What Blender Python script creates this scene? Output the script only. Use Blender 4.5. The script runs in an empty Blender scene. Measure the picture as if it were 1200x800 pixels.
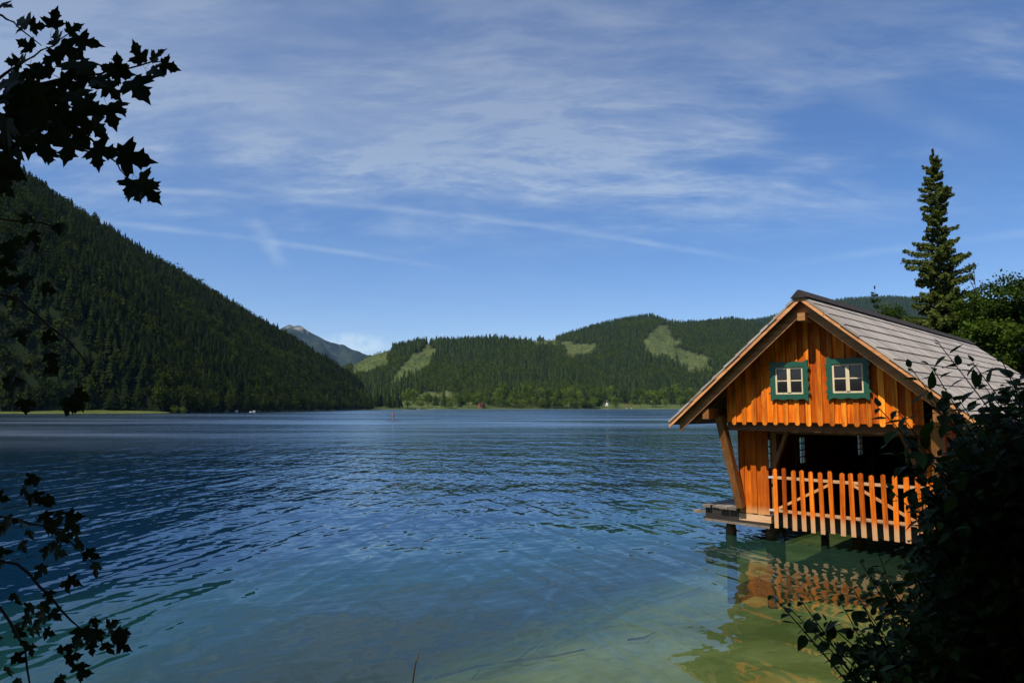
import bpy, math, random
import numpy as np
from mathutils import Vector, Matrix

rnd = random.Random(7)
rng = np.random.default_rng(7)
S = bpy.context.scene
COL = S.collection

# ------------------------------------------------------------------ camera
F = 811.57                      # focal length in photo pixels (1200 x 800)
CAM_H = 2.75                    # eye height above the water
PITCH = math.radians(5.375)
cam_d = bpy.data.cameras.new('camera')
cam_d.sensor_width = 36.0
cam_d.lens = F / 1200 * 36
cam_d.clip_start = 0.05
cam_d.clip_end = 60000
cam = bpy.data.objects.new('camera', cam_d)
COL.objects.link(cam)
cam.location = (0, 0, CAM_H)
cam.rotation_euler = (math.radians(90) + PITCH, 0, 0)
S.camera = cam

# ------------------------------------------------------------------ sun and sky
HUT_A = 0.77445
HUT_O = (5.736, 13.133)
UX = Vector((math.cos(HUT_A), -math.sin(HUT_A), 0))     # along the gable
UY = Vector((math.sin(HUT_A), math.cos(HUT_A), 0))      # into the hut
sun_dir = (UX * 0.05 - UY * 1.0 + Vector((0, 0, 1.48))).normalized()
SUN_EL = math.asin(sun_dir.z)
SUN_AZ = math.atan2(sun_dir.x, sun_dir.y)
sun_d = bpy.data.lights.new('sun', 'SUN')
sun_d.energy = 5.0
sun_d.angle = math.radians(0.53)
sun_d.color = (1.0, 0.93, 0.82)
sun = bpy.data.objects.new('sun', sun_d)
COL.objects.link(sun)
sun.rotation_euler = sun_dir.to_track_quat('Z', 'Y').to_euler()
sun.location = (0, 0, 60)

V = S.view_settings
S.display_settings.display_device = 'sRGB'
V.view_transform = 'Standard'
V.look = 'None'
V.gamma = 1
V.exposure = 0.25
V.use_curve_mapping = False
S.cycles.use_denoising = True
try:
    S.cycles.denoiser = 'OPENIMAGEDENOISE'
    S.cycles.denoising_input_passes = 'RGB_ALBEDO_NORMAL'
except Exception:
    pass
S.cycles.max_bounces = 8
S.cycles.transparent_max_bounces = 12
S.cycles.volume_bounces = 0
S.cycles.sample_clamp_indirect = 4.0
S.cycles.caustics_reflective = False
S.cycles.caustics_refractive = False


def ray(x, y):
    cx, cy = (x - 600) / F, (400 - y) / F
    c, s = math.cos(PITCH), math.sin(PITCH)
    return Vector((cx, c - cy * s, s + cy * c))


def at(x, y, depth):
    """point seen at photo pixel (x, y) whose distance along the ground is depth"""
    d = ray(x, y)
    return Vector((0, 0, CAM_H)) + d * (depth / d.y)


def project(X, Y, Z):
    c, s = math.cos(PITCH), math.sin(PITCH)
    Z = Z - CAM_H
    d = Y * c + Z * s
    up = -Y * s + Z * c
    return 600 + F * X / d, 400 - F * up / d


class NT:
    """small helper for node trees"""
    def __init__(self, tree):
        self.t = tree
        tree.nodes.clear()

    def n(self, kind, **kw):
        nd = self.t.nodes.new(kind)
        ins = kw.pop('ins', {})
        for k, v in kw.items():
            setattr(nd, k, v)
        for k, v in ins.items():
            self.set(nd, k, v)
        return nd

    def set(self, nd, k, v):
        sock = nd.inputs[k]
        if isinstance(v, bpy.types.NodeSocket):
            self.t.links.new(v, sock)
        elif isinstance(v, bpy.types.Node):
            self.t.links.new(v.outputs[0], sock)
        else:
            if isinstance(v, tuple) and len(v) == 3 and sock.type == 'RGBA':
                v = (*v, 1)
            sock.default_value = v

    def math(self, op, a, b=None, c=None, clamp=False):
        nd = self.n('ShaderNodeMath', operation=op, use_clamp=clamp)
        for i, v in enumerate((a, b, c)):
            if v is not None:
                self.set(nd, i, v)
        return nd.outputs[0]

    def vmath(self, op, a, b=None):
        nd = self.n('ShaderNodeVectorMath', operation=op)
        self.set(nd, 0, a)
        if b is not None:
            self.set(nd, 1, b)
        return nd.outputs['Value'] if op in ('DOT_PRODUCT', 'LENGTH') else nd.outputs[0]

    def noise(self, vec, scale, detail=3, rough=0.55, dist=0.0, col=False):
        nd = self.n('ShaderNodeTexNoise', ins={'Vector': vec, 'Scale': scale, 'Detail': detail, 'Roughness': rough, 'Distortion': dist})
        return nd.outputs[1 if col else 0]

    def ramp(self, fac, stops, interp='LINEAR'):
        nd = self.n('ShaderNodeValToRGB')
        nd.color_ramp.interpolation = interp
        el = nd.color_ramp.elements
        while len(el) < len(stops):
            el.new(0.5)
        for e, (p, c) in zip(el, stops):
            e.position = p
            e.color = (c, c, c, 1) if not isinstance(c, tuple) else (*c, 1)
        self.set(nd, 0, fac)
        return nd.outputs[0]

    def mix(self, fac, a, b, blend='MIX'):
        nd = self.n('ShaderNodeMix', data_type='RGBA', blend_type=blend)
        self.set(nd, 0, fac)
        self.set(nd, 6, a)
        self.set(nd, 7, b)
        return nd.outputs[2]

    def mapr(self, v, a, b, c=0.0, d=1.0, smooth=False):
        nd = self.n('ShaderNodeMapRange')
        if smooth:
            nd.interpolation_type = 'SMOOTHSTEP'
        for i, x in enumerate((v, a, b, c, d)):
            self.set(nd, i, x)
        return nd.outputs[0]


world = bpy.data.worlds.new('World')
S.world = world
world.use_nodes = True
w = NT(world.node_tree)
sky = w.n('ShaderNodeTexSky', sky_type='NISHITA')
sky.sun_disc = False
sky.sun_elevation = SUN_EL
sky.sun_rotation = SUN_AZ
sky.altitude = 800
sky.air_density = 1.0
sky.dust_density = 0.25
sky.ozone_density = 2.5
tc = w.n('ShaderNodeTexCoord')
sep = w.n('ShaderNodeSeparateXYZ', ins={0: tc.outputs['Generated']})
dx, dy, dz = sep.outputs
zc = w.math('ADD', w.math('MAXIMUM', dz, 0.0), 0.20)
cx_ = w.math('DIVIDE', dx, zc)
cy_ = w.math('DIVIDE', dy, zc)
cvec = w.n('ShaderNodeCombineXYZ', ins={0: cx_, 1: cy_, 2: 0.0}).outputs[0]


def cloud_xy(x, y):
    d = ray(x, y).normalized()
    z = max(d.z, 0) + 0.20
    return d.x / z, d.y / z


# high thin cirrus in a flat layer, combed along the wind
warp = w.noise(cvec, 0.9, 2, 0.5, 0, True)
wv = w.vmath('ADD', cvec, w.vmath('SCALE', w.vmath('SUBTRACT', warp, (0.5, 0.5, 0.5))))
wv.node.inputs[0].default_value = (0, 0, 0)
w.t.links.new(cvec, wv.node.inputs[0])
wv.node.inputs[1].links[0].from_node.inputs['Scale'].default_value = 0.40
rot = w.n('ShaderNodeMapping', ins={'Vector': wv, 'Location': (0.6, 0.2, 0), 'Rotation': (0, 0, math.radians(-7)), 'Scale': (0.75, 1.5, 1)}).outputs[0]
rot2 = w.n('ShaderNodeMapping', ins={'Vector': wv, 'Location': (3.1, 1.7, 0), 'Rotation': (0, 0, math.radians(24)), 'Scale': (1.5, 3.6, 1)}).outputs[0]
rot3 = w.n('ShaderNodeMapping', ins={'Vector': wv, 'Location': (7.3, 0.4, 0), 'Rotation': (0, 0, math.radians(-28)), 'Scale': (1.5, 4.4, 1)}).outputs[0]
big = w.ramp(w.noise(rot, 1.5, 5, 0.6, 0.2), [(0.36, 0.0), (0.60, 1.0)], 'EASE')
fine = w.ramp(w.noise(rot2, 2.4, 10, 0.66, 0.25), [(0.34, 0.0), (0.70, 1.0)], 'EASE')
fibre = w.ramp(w.noise(rot3, 3.0, 10, 0.68, 0.2), [(0.36, 0.0), (0.74, 1.0)], 'EASE')
veil = w.ramp(w.noise(w.n('ShaderNodeMapping', ins={'Vector': cvec, 'Location': (1.4, 0.3, 0), 'Scale': (0.9, 1.2, 1)}).outputs[0], 0.9, 5, 0.55, 0.1), [(0.12, 0.0), (0.50, 1.0)], 'EASE')
tex = w.math('ADD', w.math('MULTIPLY', fine, 0.55), w.math('MULTIPLY', fibre, 0.45))
band = w.math('MULTIPLY', w.mapr(dz, 0.20, 0.31, 0.0, 1.0, True), w.mapr(dz, 0.34, 0.46, 1.0, 0.30, True))
sheet = w.math('MULTIPLY', w.mapr(dz, 0.24, 0.42, 0.12, 1.0, True), w.mapr(dx, -0.10, 0.42, 1.0, 0.16, True))
cov = w.math('MULTIPLY', w.math('MULTIPLY', band, big), w.math('ADD', w.math('MULTIPLY', tex, 1.25), 0.08))
cov = w.math('ADD', cov, w.math('MULTIPLY', w.math('MULTIPLY', sheet, veil), w.math('ADD', w.math('MULTIPLY', tex, 0.40), 0.62)))


def trail(p, q, width, strength):
    (x0, y0), (x1, y1) = cloud_xy(*p), cloud_xy(*q)
    L = math.hypot(x1 - x0, y1 - y0)
    ux, uy = (x1 - x0) / L, (y1 - y0) / L
    wob = w.math('MULTIPLY', w.math('SUBTRACT', w.noise(cvec, 1.6, 3, 0.5), 0.5), 0.05)
    along = w.math('SUBTRACT', w.vmath('DOT_PRODUCT', cvec, (ux, uy, 0)), ux * x0 + uy * y0)
    across = w.math('ABSOLUTE', w.math('ADD', w.math('SUBTRACT', w.vmath('DOT_PRODUCT', cvec, (-uy, ux, 0)), -uy * x0 + ux * y0), wob))
    prof = w.mapr(across, 0.0, width, 1.0, 0.0, True)
    e0 = w.mapr(along, 0.0, L * 0.25, 0.0, 1.0, True)
    e1 = w.mapr(along, L * 0.7, L, 1.0, 0.0, True)
    brk = w.mapr(w.noise(cvec, 5.0, 4, 0.6), 0.35, 0.62, 0.25, 1.0)
    return w.math('MULTIPLY', w.math('MULTIPLY', w.math('MULTIPLY', prof, e0), w.math('MULTIPLY', e1, brk)), strength)


tr = trail((-150, 215), (960, 322), 0.035, 0.5)
tr = w.math('ADD', tr, trail((-60, 245), (560, 322), 0.04, 0.42))
tr = w.math('ADD', tr, trail((240, 165), (720, 210), 0.035, 0.3))
tr = w.math('ADD', tr, trail((760, 20), (1230, 200), 0.07, 0.30))
tr = w.math('ADD', tr, trail((880, 318), (1400, 250), 0.06, 0.24))
tr = w.math('ADD', tr, trail((292, 248), (332, 318), 0.05, 0.5))
# small low bank of cumulus behind the shoulder of the distant peak
d0 = ray(413, 402).normalized()
ea = w.math('DIVIDE', w.math('SUBTRACT', w.math('DIVIDE', dx, w.math('MAXIMUM', dy, 0.01)), d0.x / d0.y), 0.055)
ee = w.math('DIVIDE', w.math('SUBTRACT', dz, d0.z), 0.016)
el2 = w.math('ADD', w.math('MULTIPLY', ea, ea), w.math('MULTIPLY', ee, ee))
blob = w.math('MULTIPLY', w.mapr(el2, 0.1, 1.2, 1.0, 0.0, True), w.mapr(w.noise(tc.outputs['Generated'], 55.0, 5, 0.6), 0.38, 0.62, 0.05, 0.55))
blob = w.math('MULTIPLY', blob, w.math('GREATER_THAN', dy, 0.0))
tr = w.math('ADD', tr, blob)
cov = w.math('ADD', cov, w.math('MULTIPLY', tr, 0.78), clamp=True)
cloud_col = w.mix(0.75, (4.6, 4.8, 5.9), w.mix(1.0, sky.outputs[0], (1.9, 1.6, 1.3), 'MULTIPLY'))
skyb = w.n('ShaderNodeHueSaturation', ins={'Saturation': 1.24, 'Value': 1.0, 'Color': sky.outputs[0]}).outputs[0]
skyb = w.mix(1.0, skyb, (0.98, 0.93, 1.05), 'MULTIPLY')
skyc = w.mix(w.math('MULTIPLY', cov, 0.85), skyb, cloud_col)
bg = w.n('ShaderNodeBackground', ins={'Color': skyc, 'Strength': 0.104})
out = w.n('ShaderNodeOutputWorld', ins={'Surface': bg})

# ------------------------------------------------------------------ object helpers
def put(o, label=None, cat=None, group=None, kind=None):
    if label:
        o['label'] = label
    if cat:
        o['category'] = cat
    if group:
        o['group'] = group
    if kind:
        o['kind'] = kind
    return o


def empty(name, loc=(0, 0, 0), rz=0.0):
    o = bpy.data.objects.new(name, None)
    o.empty_display_size = 0.3
    COL.objects.link(o)
    o.location = loc
    o.rotation_euler = (0, 0, rz)
    return o


def link(name, me, parent=None, mats=None):
    o = bpy.data.objects.new(name, me)
    COL.objects.link(o)
    if parent is not None:
        o.parent = parent
    if mats is not None:
        if not isinstance(mats, (list, tuple)):
            mats = [mats]
        if len(me.materials) == 0:
            for m in mats:
                me.materials.append(m)
    return o


def fast_mesh(name, verts, faces, smooth=False, mat_idx=None):
    """verts (n,3) array, faces (m,k) array, all faces of one size"""
    verts = np.asarray(verts, np.float32)
    faces = np.asarray(faces, np.int32)
    me = bpy.data.meshes.new(name)
    m, k = faces.shape
    me.vertices.add(len(verts))
    me.vertices.foreach_set('co', verts.ravel())
    me.loops.add(m * k)
    me.loops.foreach_set('vertex_index', faces.ravel())
    me.polygons.add(m)
    me.polygons.foreach_set('loop_start', np.arange(0, m * k, k, dtype=np.int32))
    if mat_idx is not None:
        me.polygons.foreach_set('material_index', np.asarray(mat_idx, np.int32))
    me.update(calc_edges=True)
    me.validate()
    if smooth:
        me.polygons.foreach_set('use_smooth', np.ones(len(me.polygons), bool))
    return me


class MB:
    """collects vertices and faces of mixed size"""
    def __init__(self):
        self.v, self.f = [], []

    def add(self, vs, fs):
        b = len(self.v)
        self.v += [tuple(p) for p in vs]
        self.f += [tuple(i + b for i in f) for f in fs]
        return self

    def box(self, x0, x1, y0, y1, z0, z1):
        return self.add([(x0, y0, z0), (x1, y0, z0), (x1, y1, z0), (x0, y1, z0), (x0, y0, z1), (x1, y0, z1), (x1, y1, z1), (x0, y1, z1)],
                        [(3, 2, 1, 0), (4, 5, 6, 7), (0, 1, 5, 4), (1, 2, 6, 5), (2, 3, 7, 6), (3, 0, 4, 7)])

    def prism(self, pts, y0, y1):
        """outline in x-z (counter-clockwise seen from -y), from y0 to y1"""
        n = len(pts)
        vs = [(x, y0, z) for x, z in pts] + [(x, y1, z) for x, z in pts]
        fs = [tuple(range(n)), tuple(range(2 * n - 1, n - 1, -1))] + [(i, i + n, (i + 1) % n + n, (i + 1) % n) for i in range(n)]
        return self.add(vs, fs)

    def beam(self, a, b, wd, ht, up=(0, 0, 1)):
        """rectangular beam from a to b"""
        a, b = Vector(a), Vector(b)
        d = (b - a).normalized()
        s = d.cross(Vector(up)).normalized() * (wd / 2)
        t = s.cross(d).normalized() * (ht / 2)
        vs = [a - s - t, a + s - t, a + s + t, a - s + t, b - s - t, b + s - t, b + s + t, b - s + t]
        return self.add(vs, [(3, 2, 1, 0), (4, 5, 6, 7), (0, 1, 5, 4), (1, 2, 6, 5), (2, 3, 7, 6), (3, 0, 4, 7)])

    def tube(self, pts, radii, seg=6):
        pts = [Vector(p) for p in pts]
        rings = []
        prev = None
        for i, p in enumerate(pts):
            d = (pts[min(i + 1, len(pts) - 1)] - pts[max(i - 1, 0)]).normalized()
            s = d.cross(Vector((0.31, 0.2, 0.93)) if prev is None else prev.cross(d))
            if s.length < 1e-4:
                s = d.orthogonal()
            s.normalize()
            t = d.cross(s).normalized()
            prev = t if prev is None else prev
            prev = s.cross(d) * -1
            r = radii[i] if hasattr(radii, '__len__') else radii
            rings.append([p + (s * math.cos(k * 2 * math.pi / seg) + t * math.sin(k * 2 * math.pi / seg)) * r for k in range(seg)])
        vs = [q for rg in rings for q in rg]
        fs = []
        for i in range(len(pts) - 1):
            for k in range(seg):
                fs.append((i * seg + k, i * seg + (k + 1) % seg, (i + 1) * seg + (k + 1) % seg, (i + 1) * seg + k))
        fs.append(tuple(range(seg - 1, -1, -1)))
        fs.append(tuple((len(pts) - 1) * seg + k for k in range(seg)))
        return self.add(vs, fs)

    def mesh(self, name, smooth=False):
        me = bpy.data.meshes.new(name)
        me.from_pydata(self.v, [], self.f)
        me.update()
        if smooth:
            me.polygons.foreach_set('use_smooth', np.ones(len(me.polygons), bool))
        return me

    def build(self, name, mat, parent=None, smooth=False):
        return link(name, self.mesh(name, smooth), parent, mat)


def material(name):
    m = bpy.data.materials.new(name)
    m.use_nodes = True
    return m, NT(m.node_tree)


def principled(nt, color, rough=0.8, normal=None, spec=0.3, **ins):
    b = nt.n('ShaderNodeBsdfPrincipled', ins={'Base Color': color, 'Roughness': rough, 'Specular IOR Level': spec})
    if normal is not None:
        nt.set(b, 'Normal', normal)
    for k, v in ins.items():
        nt.set(b, k.replace('_', ' '), v)
    nt.n('ShaderNodeOutputMaterial', ins={'Surface': b})
    return b


def bump(nt, h, strength=0.5, dist=0.02):
    return nt.n('ShaderNodeBump', ins={'Height': h, 'Strength': strength, 'Distance': dist}).outputs[0]


# ------------------------------------------------------------------ materials
def wood_mat(name, c0, c1, axis='z', rough=0.62, weather=None, spec=0.35, var=0.5):
    m, t = material(name)
    co = t.n('ShaderNodeTexCoord').outputs['Object']
    oi = t.n('ShaderNodeObjectInfo')
    sc = {'z': (26, 26, 1.3), 'y': (26, 1.3, 26), 'x': (1.3, 26, 26)}[axis]
    off = t.vmath('ADD', co, t.n('ShaderNodeCombineXYZ', ins={0: t.math('MULTIPLY', oi.outputs['Random'], 31.0), 1: t.math('MULTIPLY', oi.outputs['Random'], 17.0), 2: 0.0}))
    st = t.n('ShaderNodeMapping', ins={'Vector': off, 'Scale': sc}).outputs[0]
    grain = t.noise(st, 1.0, 5, 0.6, 0.6)
    blot = t.noise(off, 2.2, 3, 0.5)
    fac = t.math('ADD', t.math('MULTIPLY', grain, 0.65), t.math('MULTIPLY', blot, 0.35))
    col = t.mix(t.mapr(fac, 0.38, 0.62), c0, c1)
    # darker runs where rain and resin have stained the wood
    run = t.noise(t.n('ShaderNodeMapping', ins={'Vector': off, 'Scale': tuple(q * 0.45 for q in sc)}).outputs[0], 1.0, 4, 0.65, 0.3)
    col = t.mix(t.mapr(run, 0.52, 0.72, 0.0, 0.55), col, tuple(x * 0.45 for x in c0))
    tone = t.mapr(oi.outputs['Random'], 0, 1, 1 - var * 0.5, 1 + var * 0.35)
    col = t.mix(1.0, col, t.n('ShaderNodeCombineXYZ', ins={0: tone, 1: t.math('POWER', tone, 1.25), 2: t.math('POWER', tone, 1.4)}), 'MULTIPLY')
    # knots
    kn = t.n('ShaderNodeTexVoronoi', ins={'Vector': t.n('ShaderNodeMapping', ins={'Vector': off, 'Scale': (7, 7, 2.4)}).outputs[0], 'Scale': 1.0})
    col = t.mix(t.mapr(kn.outputs[0], 0.05, 0.14, 0.7, 0.0), col, tuple(x * 0.35 for x in c0))
    if weather:
        z0, z1, wc = weather
        g = t.n('ShaderNodeNewGeometry').outputs['Position']
        z = t.n('ShaderNodeSeparateXYZ', ins={0: g}).outputs[2]
        z = t.math('ADD', z, t.math('MULTIPLY', t.math('SUBTRACT', t.noise(st, 0.6, 3, 0.6), 0.5), 0.12))
        col = t.mix(t.mapr(z, z0, z1, 0.85, 0.0, True), col, wc)
    principled(t, col, rough, bump(t, grain, 0.5, 0.006), spec)
    return m


WALL = wood_mat('larch boards', (0.42, 0.064, 0.002), (0.93, 0.215, 0.006), 'z', var=1.0, spec=0.15)
BATTEN = wood_mat('larch battens', (0.45, 0.085, 0.003), (0.94, 0.290, 0.022), 'z', var=1.0, spec=0.15)
PICKET = wood_mat('larch pickets', (0.46, 0.080, 0.003), (0.90, 0.220, 0.012), 'z', spec=0.15, var=0.9, weather=(0.48, 0.66, (0.55, 0.33, 0.17)))
LOWER = wood_mat('larch lower boards', (0.38, 0.066, 0.003), (0.70, 0.160, 0.008), 'z', spec=0.15, weather=(0.56, 0.74, (0.62, 0.30, 0.11)))
RAIL = wood_mat('pale rail wood', (0.5, 0.27, 0.13), (0.66, 0.42, 0.24), 'x')
BEAM = wood_mat('brown beam', (0.13, 0.052, 0.014), (0.25, 0.105, 0.032), 'x')
BRACE = wood_mat('oiled brace', (0.17, 0.065, 0.016), (0.33, 0.14, 0.04), 'z')
BARGE = wood_mat('pale barge strip', (0.52, 0.21, 0.075), (0.72, 0.35, 0.14), 'x', var=0.2)
BARGE2 = wood_mat('barge board', (0.26, 0.11, 0.035), (0.44, 0.21, 0.075), 'x', var=0.2)
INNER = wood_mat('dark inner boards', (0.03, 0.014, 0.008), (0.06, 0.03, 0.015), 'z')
DECK = wood_mat('weathered deck', (0.12, 0.095, 0.075), (0.27, 0.225, 0.18), 'y')
DECKDARK = wood_mat('wet dark beam', (0.018, 0.014, 0.011), (0.05, 0.04, 0.03), 'x')
PILE = wood_mat('pile', (0.06, 0.036, 0.016), (0.14, 0.085, 0.04), 'z')
CREAM = wood_mat('cream paint', (0.62, 0.50, 0.30), (0.74, 0.62, 0.42), 'z', 0.5, var=0.15)


def simple(name, c, rough=0.7, spec=0.3, scale=8.0, var=0.25, **kw):
    m, t = material(name)
    co = t.n('ShaderNodeTexCoord').outputs['Object']
    nz = t.noise(co, scale, 4, 0.6)
    col = t.mix(t.mapr(nz, 0.3, 0.7), tuple(x * (1 - var) for x in c), tuple(min(1, x * (1 + var)) for x in c))
    principled(t, col, rough, None, spec, **kw)
    return m


GREEN = simple('green paint', (0.012, 0.078, 0.046), 0.42, 0.5, 30, 0.15)
PANE = simple('dark window glass', (0.012, 0.012, 0.014), 0.06, 0.5, 3, 0.1)
PLASTER = simple('white plaster', (0.72, 0.7, 0.66), 0.9, 0.2, 0.6, 0.06)
ROOFRED = simple('red tile roof', (0.30, 0.07, 0.04), 0.85, 0.2, 0.8)
ROOFGREY = simple('grey roof', (0.16, 0.15, 0.15), 0.85, 0.2, 0.8)
BOATWHITE = simple('white hull', (0.8, 0.8, 0.8), 0.35, 0.5, 2, 0.04)
SKIN = simple('skin', (0.42, 0.2, 0.12), 0.6, 0.3, 4, 0.1)
SHORTS = simple('dark shorts', (0.03, 0.03, 0.05), 0.9, 0.2, 4)
HAIR = simple('dark hair', (0.02, 0.012, 0.008), 0.7, 0.3, 9)
BOARD = simple('board', (0.05, 0.07, 0.11), 0.4, 0.5, 3)
BARK = simple('bark', (0.07, 0.05, 0.035), 0.95, 0.15, 9, 0.4)
TWIG = simple('twig', (0.05, 0.035, 0.022), 0.9, 0.15, 20, 0.3)
REDWOOD = simple('red arch wood', (0.16, 0.05, 0.03), 0.85, 0.2, 2)

# grey shingle courses
m, t = material('grey weathered shingles')
co = t.n('ShaderNodeTexCoord').outputs['Object']
oi = t.n('ShaderNodeObjectInfo').outputs['Random']
cs = t.n('ShaderNodeSeparateXYZ', ins={0: co})
yy = t.math('ADD', t.math('MULTIPLY', cs.outputs[1], 7.5), t.math('MULTIPLY', oi, 7.0))
yy = t.math('ADD', yy, t.math('MULTIPLY', t.noise(co, 1.1, 1), 2.0))
cell = t.math('FLOOR', yy)
wn = t.n('ShaderNodeTexWhiteNoise', noise_dimensions='2D', ins={'Vector': t.n('ShaderNodeCombineXYZ', ins={0: cell, 1: t.math('MULTIPLY', oi, 50.0), 2: 0.0})})
edge = t.math('ABSOLUTE', t.math('SUBTRACT', t.math('FRACT', yy), 0.5))
streak = t.noise(t.n('ShaderNodeMapping', ins={'Vector': co, 'Scale': (1.5, 34, 1.5)}).outputs[0], 1.0, 5, 0.65)
blotch = t.noise(co, 0.9, 4, 0.6)
v = t.math('ADD', t.math('MULTIPLY', streak, 0.5), t.math('ADD', t.math('MULTIPLY', wn.outputs[0], 0.30), t.math('MULTIPLY', blotch, 0.45)))
col = t.mix(t.mapr(v, 0.38, 0.88), (0.22, 0.192, 0.168), (0.45, 0.400, 0.355))
moss = t.noise(co, 2.6, 6, 0.7)
col = t.mix(t.mapr(moss, 0.60, 0.74, 0.0, 0.55), col, (0.085, 0.085, 0.06))
col = t.mix(t.mapr(edge, 0.465, 0.5, 0.0, 0.75), col, (0.05, 0.042, 0.036))
principled(t, col, 0.85, bump(t, streak, 0.6, 0.006), 0.2)
SHINGLE = m


def foliage_mat(name, c0, c1, rough=0.6, trans=0.35, scale=0.6, hue=0.25, spec=0.3):
    """leaves and needles: diffuse + translucent, tone varies by instance and by clump"""
    m, t = material(name)
    oi = t.n('ShaderNodeObjectInfo').outputs['Random']
    g = t.n('ShaderNodeNewGeometry')
    co = t.n('ShaderNodeTexCoord').outputs['Object']
    nz = t.noise(co, scale, 3, 0.6)
    f = t.math('ADD', t.math('MULTIPLY', nz, 0.55), t.math('MULTIPLY', oi, 0.45))
    f = t.math('ADD', f, t.math('MULTIPLY', t.math('SUBTRACT', g.outputs['Random Per Island'], 0.5), hue))
    col = t.mix(t.mapr(f, 0.22, 0.78), c0, c1)
    p = t.n('ShaderNodeBsdfPrincipled', ins={'Base Color': col, 'Roughness': rough, 'Specular IOR Level': spec})
    tr = t.n('ShaderNodeBsdfTranslucent', ins={'Color': t.mix(1.0, col, (1.25, 1.35, 0.55), 'MULTIPLY')})
    mx = t.n('ShaderNodeMixShader', ins={0: trans, 1: p.outputs[0], 2: tr.outputs[0]})
    t.n('ShaderNodeOutputMaterial', ins={'Surface': mx})
    return m


NEEDLE_FAR = foliage_mat('far spruce needles', (0.011, 0.021, 0.006), (0.042, 0.061, 0.013), 0.9, 0.15, 0.15, 0.3, 0.02)
LEAF_FAR = foliage_mat('far broad leaves', (0.026, 0.046, 0.006), (0.090, 0.118, 0.014), 0.9, 0.25, 0.15, 0.3, 0.02)
SCRUB_FAR = foliage_mat('far pale scrub', (0.050, 0.072, 0.014), (0.105, 0.125, 0.028), 0.9, 0.2, 0.15, 0.3, 0.02)
LEAF_SHORE = foliage_mat('shore broad leaves', (0.040, 0.068, 0.008), (0.125, 0.165, 0.022), 0.9, 0.3, 0.15, 0.3, 0.02)
NEEDLE_SHADED = foliage_mat('shade-darkened far needles', (0.004, 0.008, 0.002), (0.015, 0.023, 0.005), 0.95, 0.1, 0.15, 0.3, 0.02)  # far needles again, with the left slope's shade put into the colour
LEAF_SHADED = foliage_mat('shade-darkened far leaves', (0.008, 0.015, 0.002), (0.046, 0.062, 0.008), 0.95, 0.15, 0.15, 0.3, 0.02)  # far broad leaves again, darkened to paint in that slope's shade
NEEDLE = foliage_mat('spruce needles', (0.018, 0.036, 0.008), (0.085, 0.100, 0.018), 0.8, 0.18, 0.35, 0.5, 0.05)
LEAF_MID = foliage_mat('broad leaves', (0.016, 0.032, 0.004), (0.062, 0.096, 0.011), 0.8, 0.3, 0.35, 0.5, 0.05)
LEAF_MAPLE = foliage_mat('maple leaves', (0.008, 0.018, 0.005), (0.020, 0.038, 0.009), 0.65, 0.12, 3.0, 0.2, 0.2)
LEAF_SHRUB = foliage_mat('shrub leaves', (0.012, 0.026, 0.005), (0.048, 0.090, 0.014), 0.6, 0.25, 2.0, 0.4, 0.12)

# ground: earth, lake marl under water, grass on the shores
m, t = material('ground')
g = t.n('ShaderNodeNewGeometry').outputs['Position']
z = t.n('ShaderNodeSeparateXYZ', ins={0: g}).outputs[2]
yv = t.n('ShaderNodeSeparateXYZ', ins={0: g}).outputs[1]
n1 = t.noise(g, 0.55, 5, 0.6, 0.4)
n2 = t.noise(g, 3.5, 5, 0.65, 0.3)
n3 = t.noise(g, 0.02, 4, 0.6)
marl = t.mix(t.mapr(n1, 0.38, 0.66), (0.12, 0.13, 0.032), (0.34, 0.34, 0.16))
marl = t.mix(t.mapr(n2, 0.52, 0.75, 0.0, 0.5), marl, (0.07, 0.07, 0.025))
vo = t.n('ShaderNodeTexVoronoi', ins={'Vector': g, 'Scale': 5.0})
marl = t.mix(t.mapr(vo.outputs[0], 0.10, 0.22, 0.45, 0.0), marl, (0.16, 0.15, 0.11))
earth = t.mix(n2, (0.035, 0.024, 0.014), (0.085, 0.06, 0.035))
grass = t.mix(t.mapr(t.math('ADD', t.math('MULTIPLY', n3, 0.7), t.math('MULTIPLY', n2, 0.3)), 0.35, 0.65), (0.036, 0.050, 0.013), (0.085, 0.108, 0.027))
land = t.mix(t.mapr(yv, 60, 140), earth, grass)
col = t.mix(t.mapr(z, -0.05, 0.12), marl, land)
principled(t, col, 0.95, bump(t, n2, 0.6, 0.05), 0.1)
GROUND = m

m, t = material('hill ground')
a = t.n('ShaderNodeAttribute', attribute_name='clearing').outputs['Fac']
g = t.n('ShaderNodeNewGeometry').outputs['Position']
n1 = t.noise(g, 0.02, 5, 0.6)
n2 = t.noise(g, 0.09, 4, 0.6)
past = t.mix(t.mapr(n1, 0.35, 0.65), (0.048, 0.066, 0.020), (0.095, 0.105, 0.034))
past = t.mix(t.mapr(n2, 0.45, 0.62, 0, 0.8), past, (0.030, 0.048, 0.014))
col = t.mix(a, t.mix(n2, (0.008, 0.014, 0.005), (0.018, 0.026, 0.009)), past)
principled(t, col, 0.95, None, 0.05)
HILL = m

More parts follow.
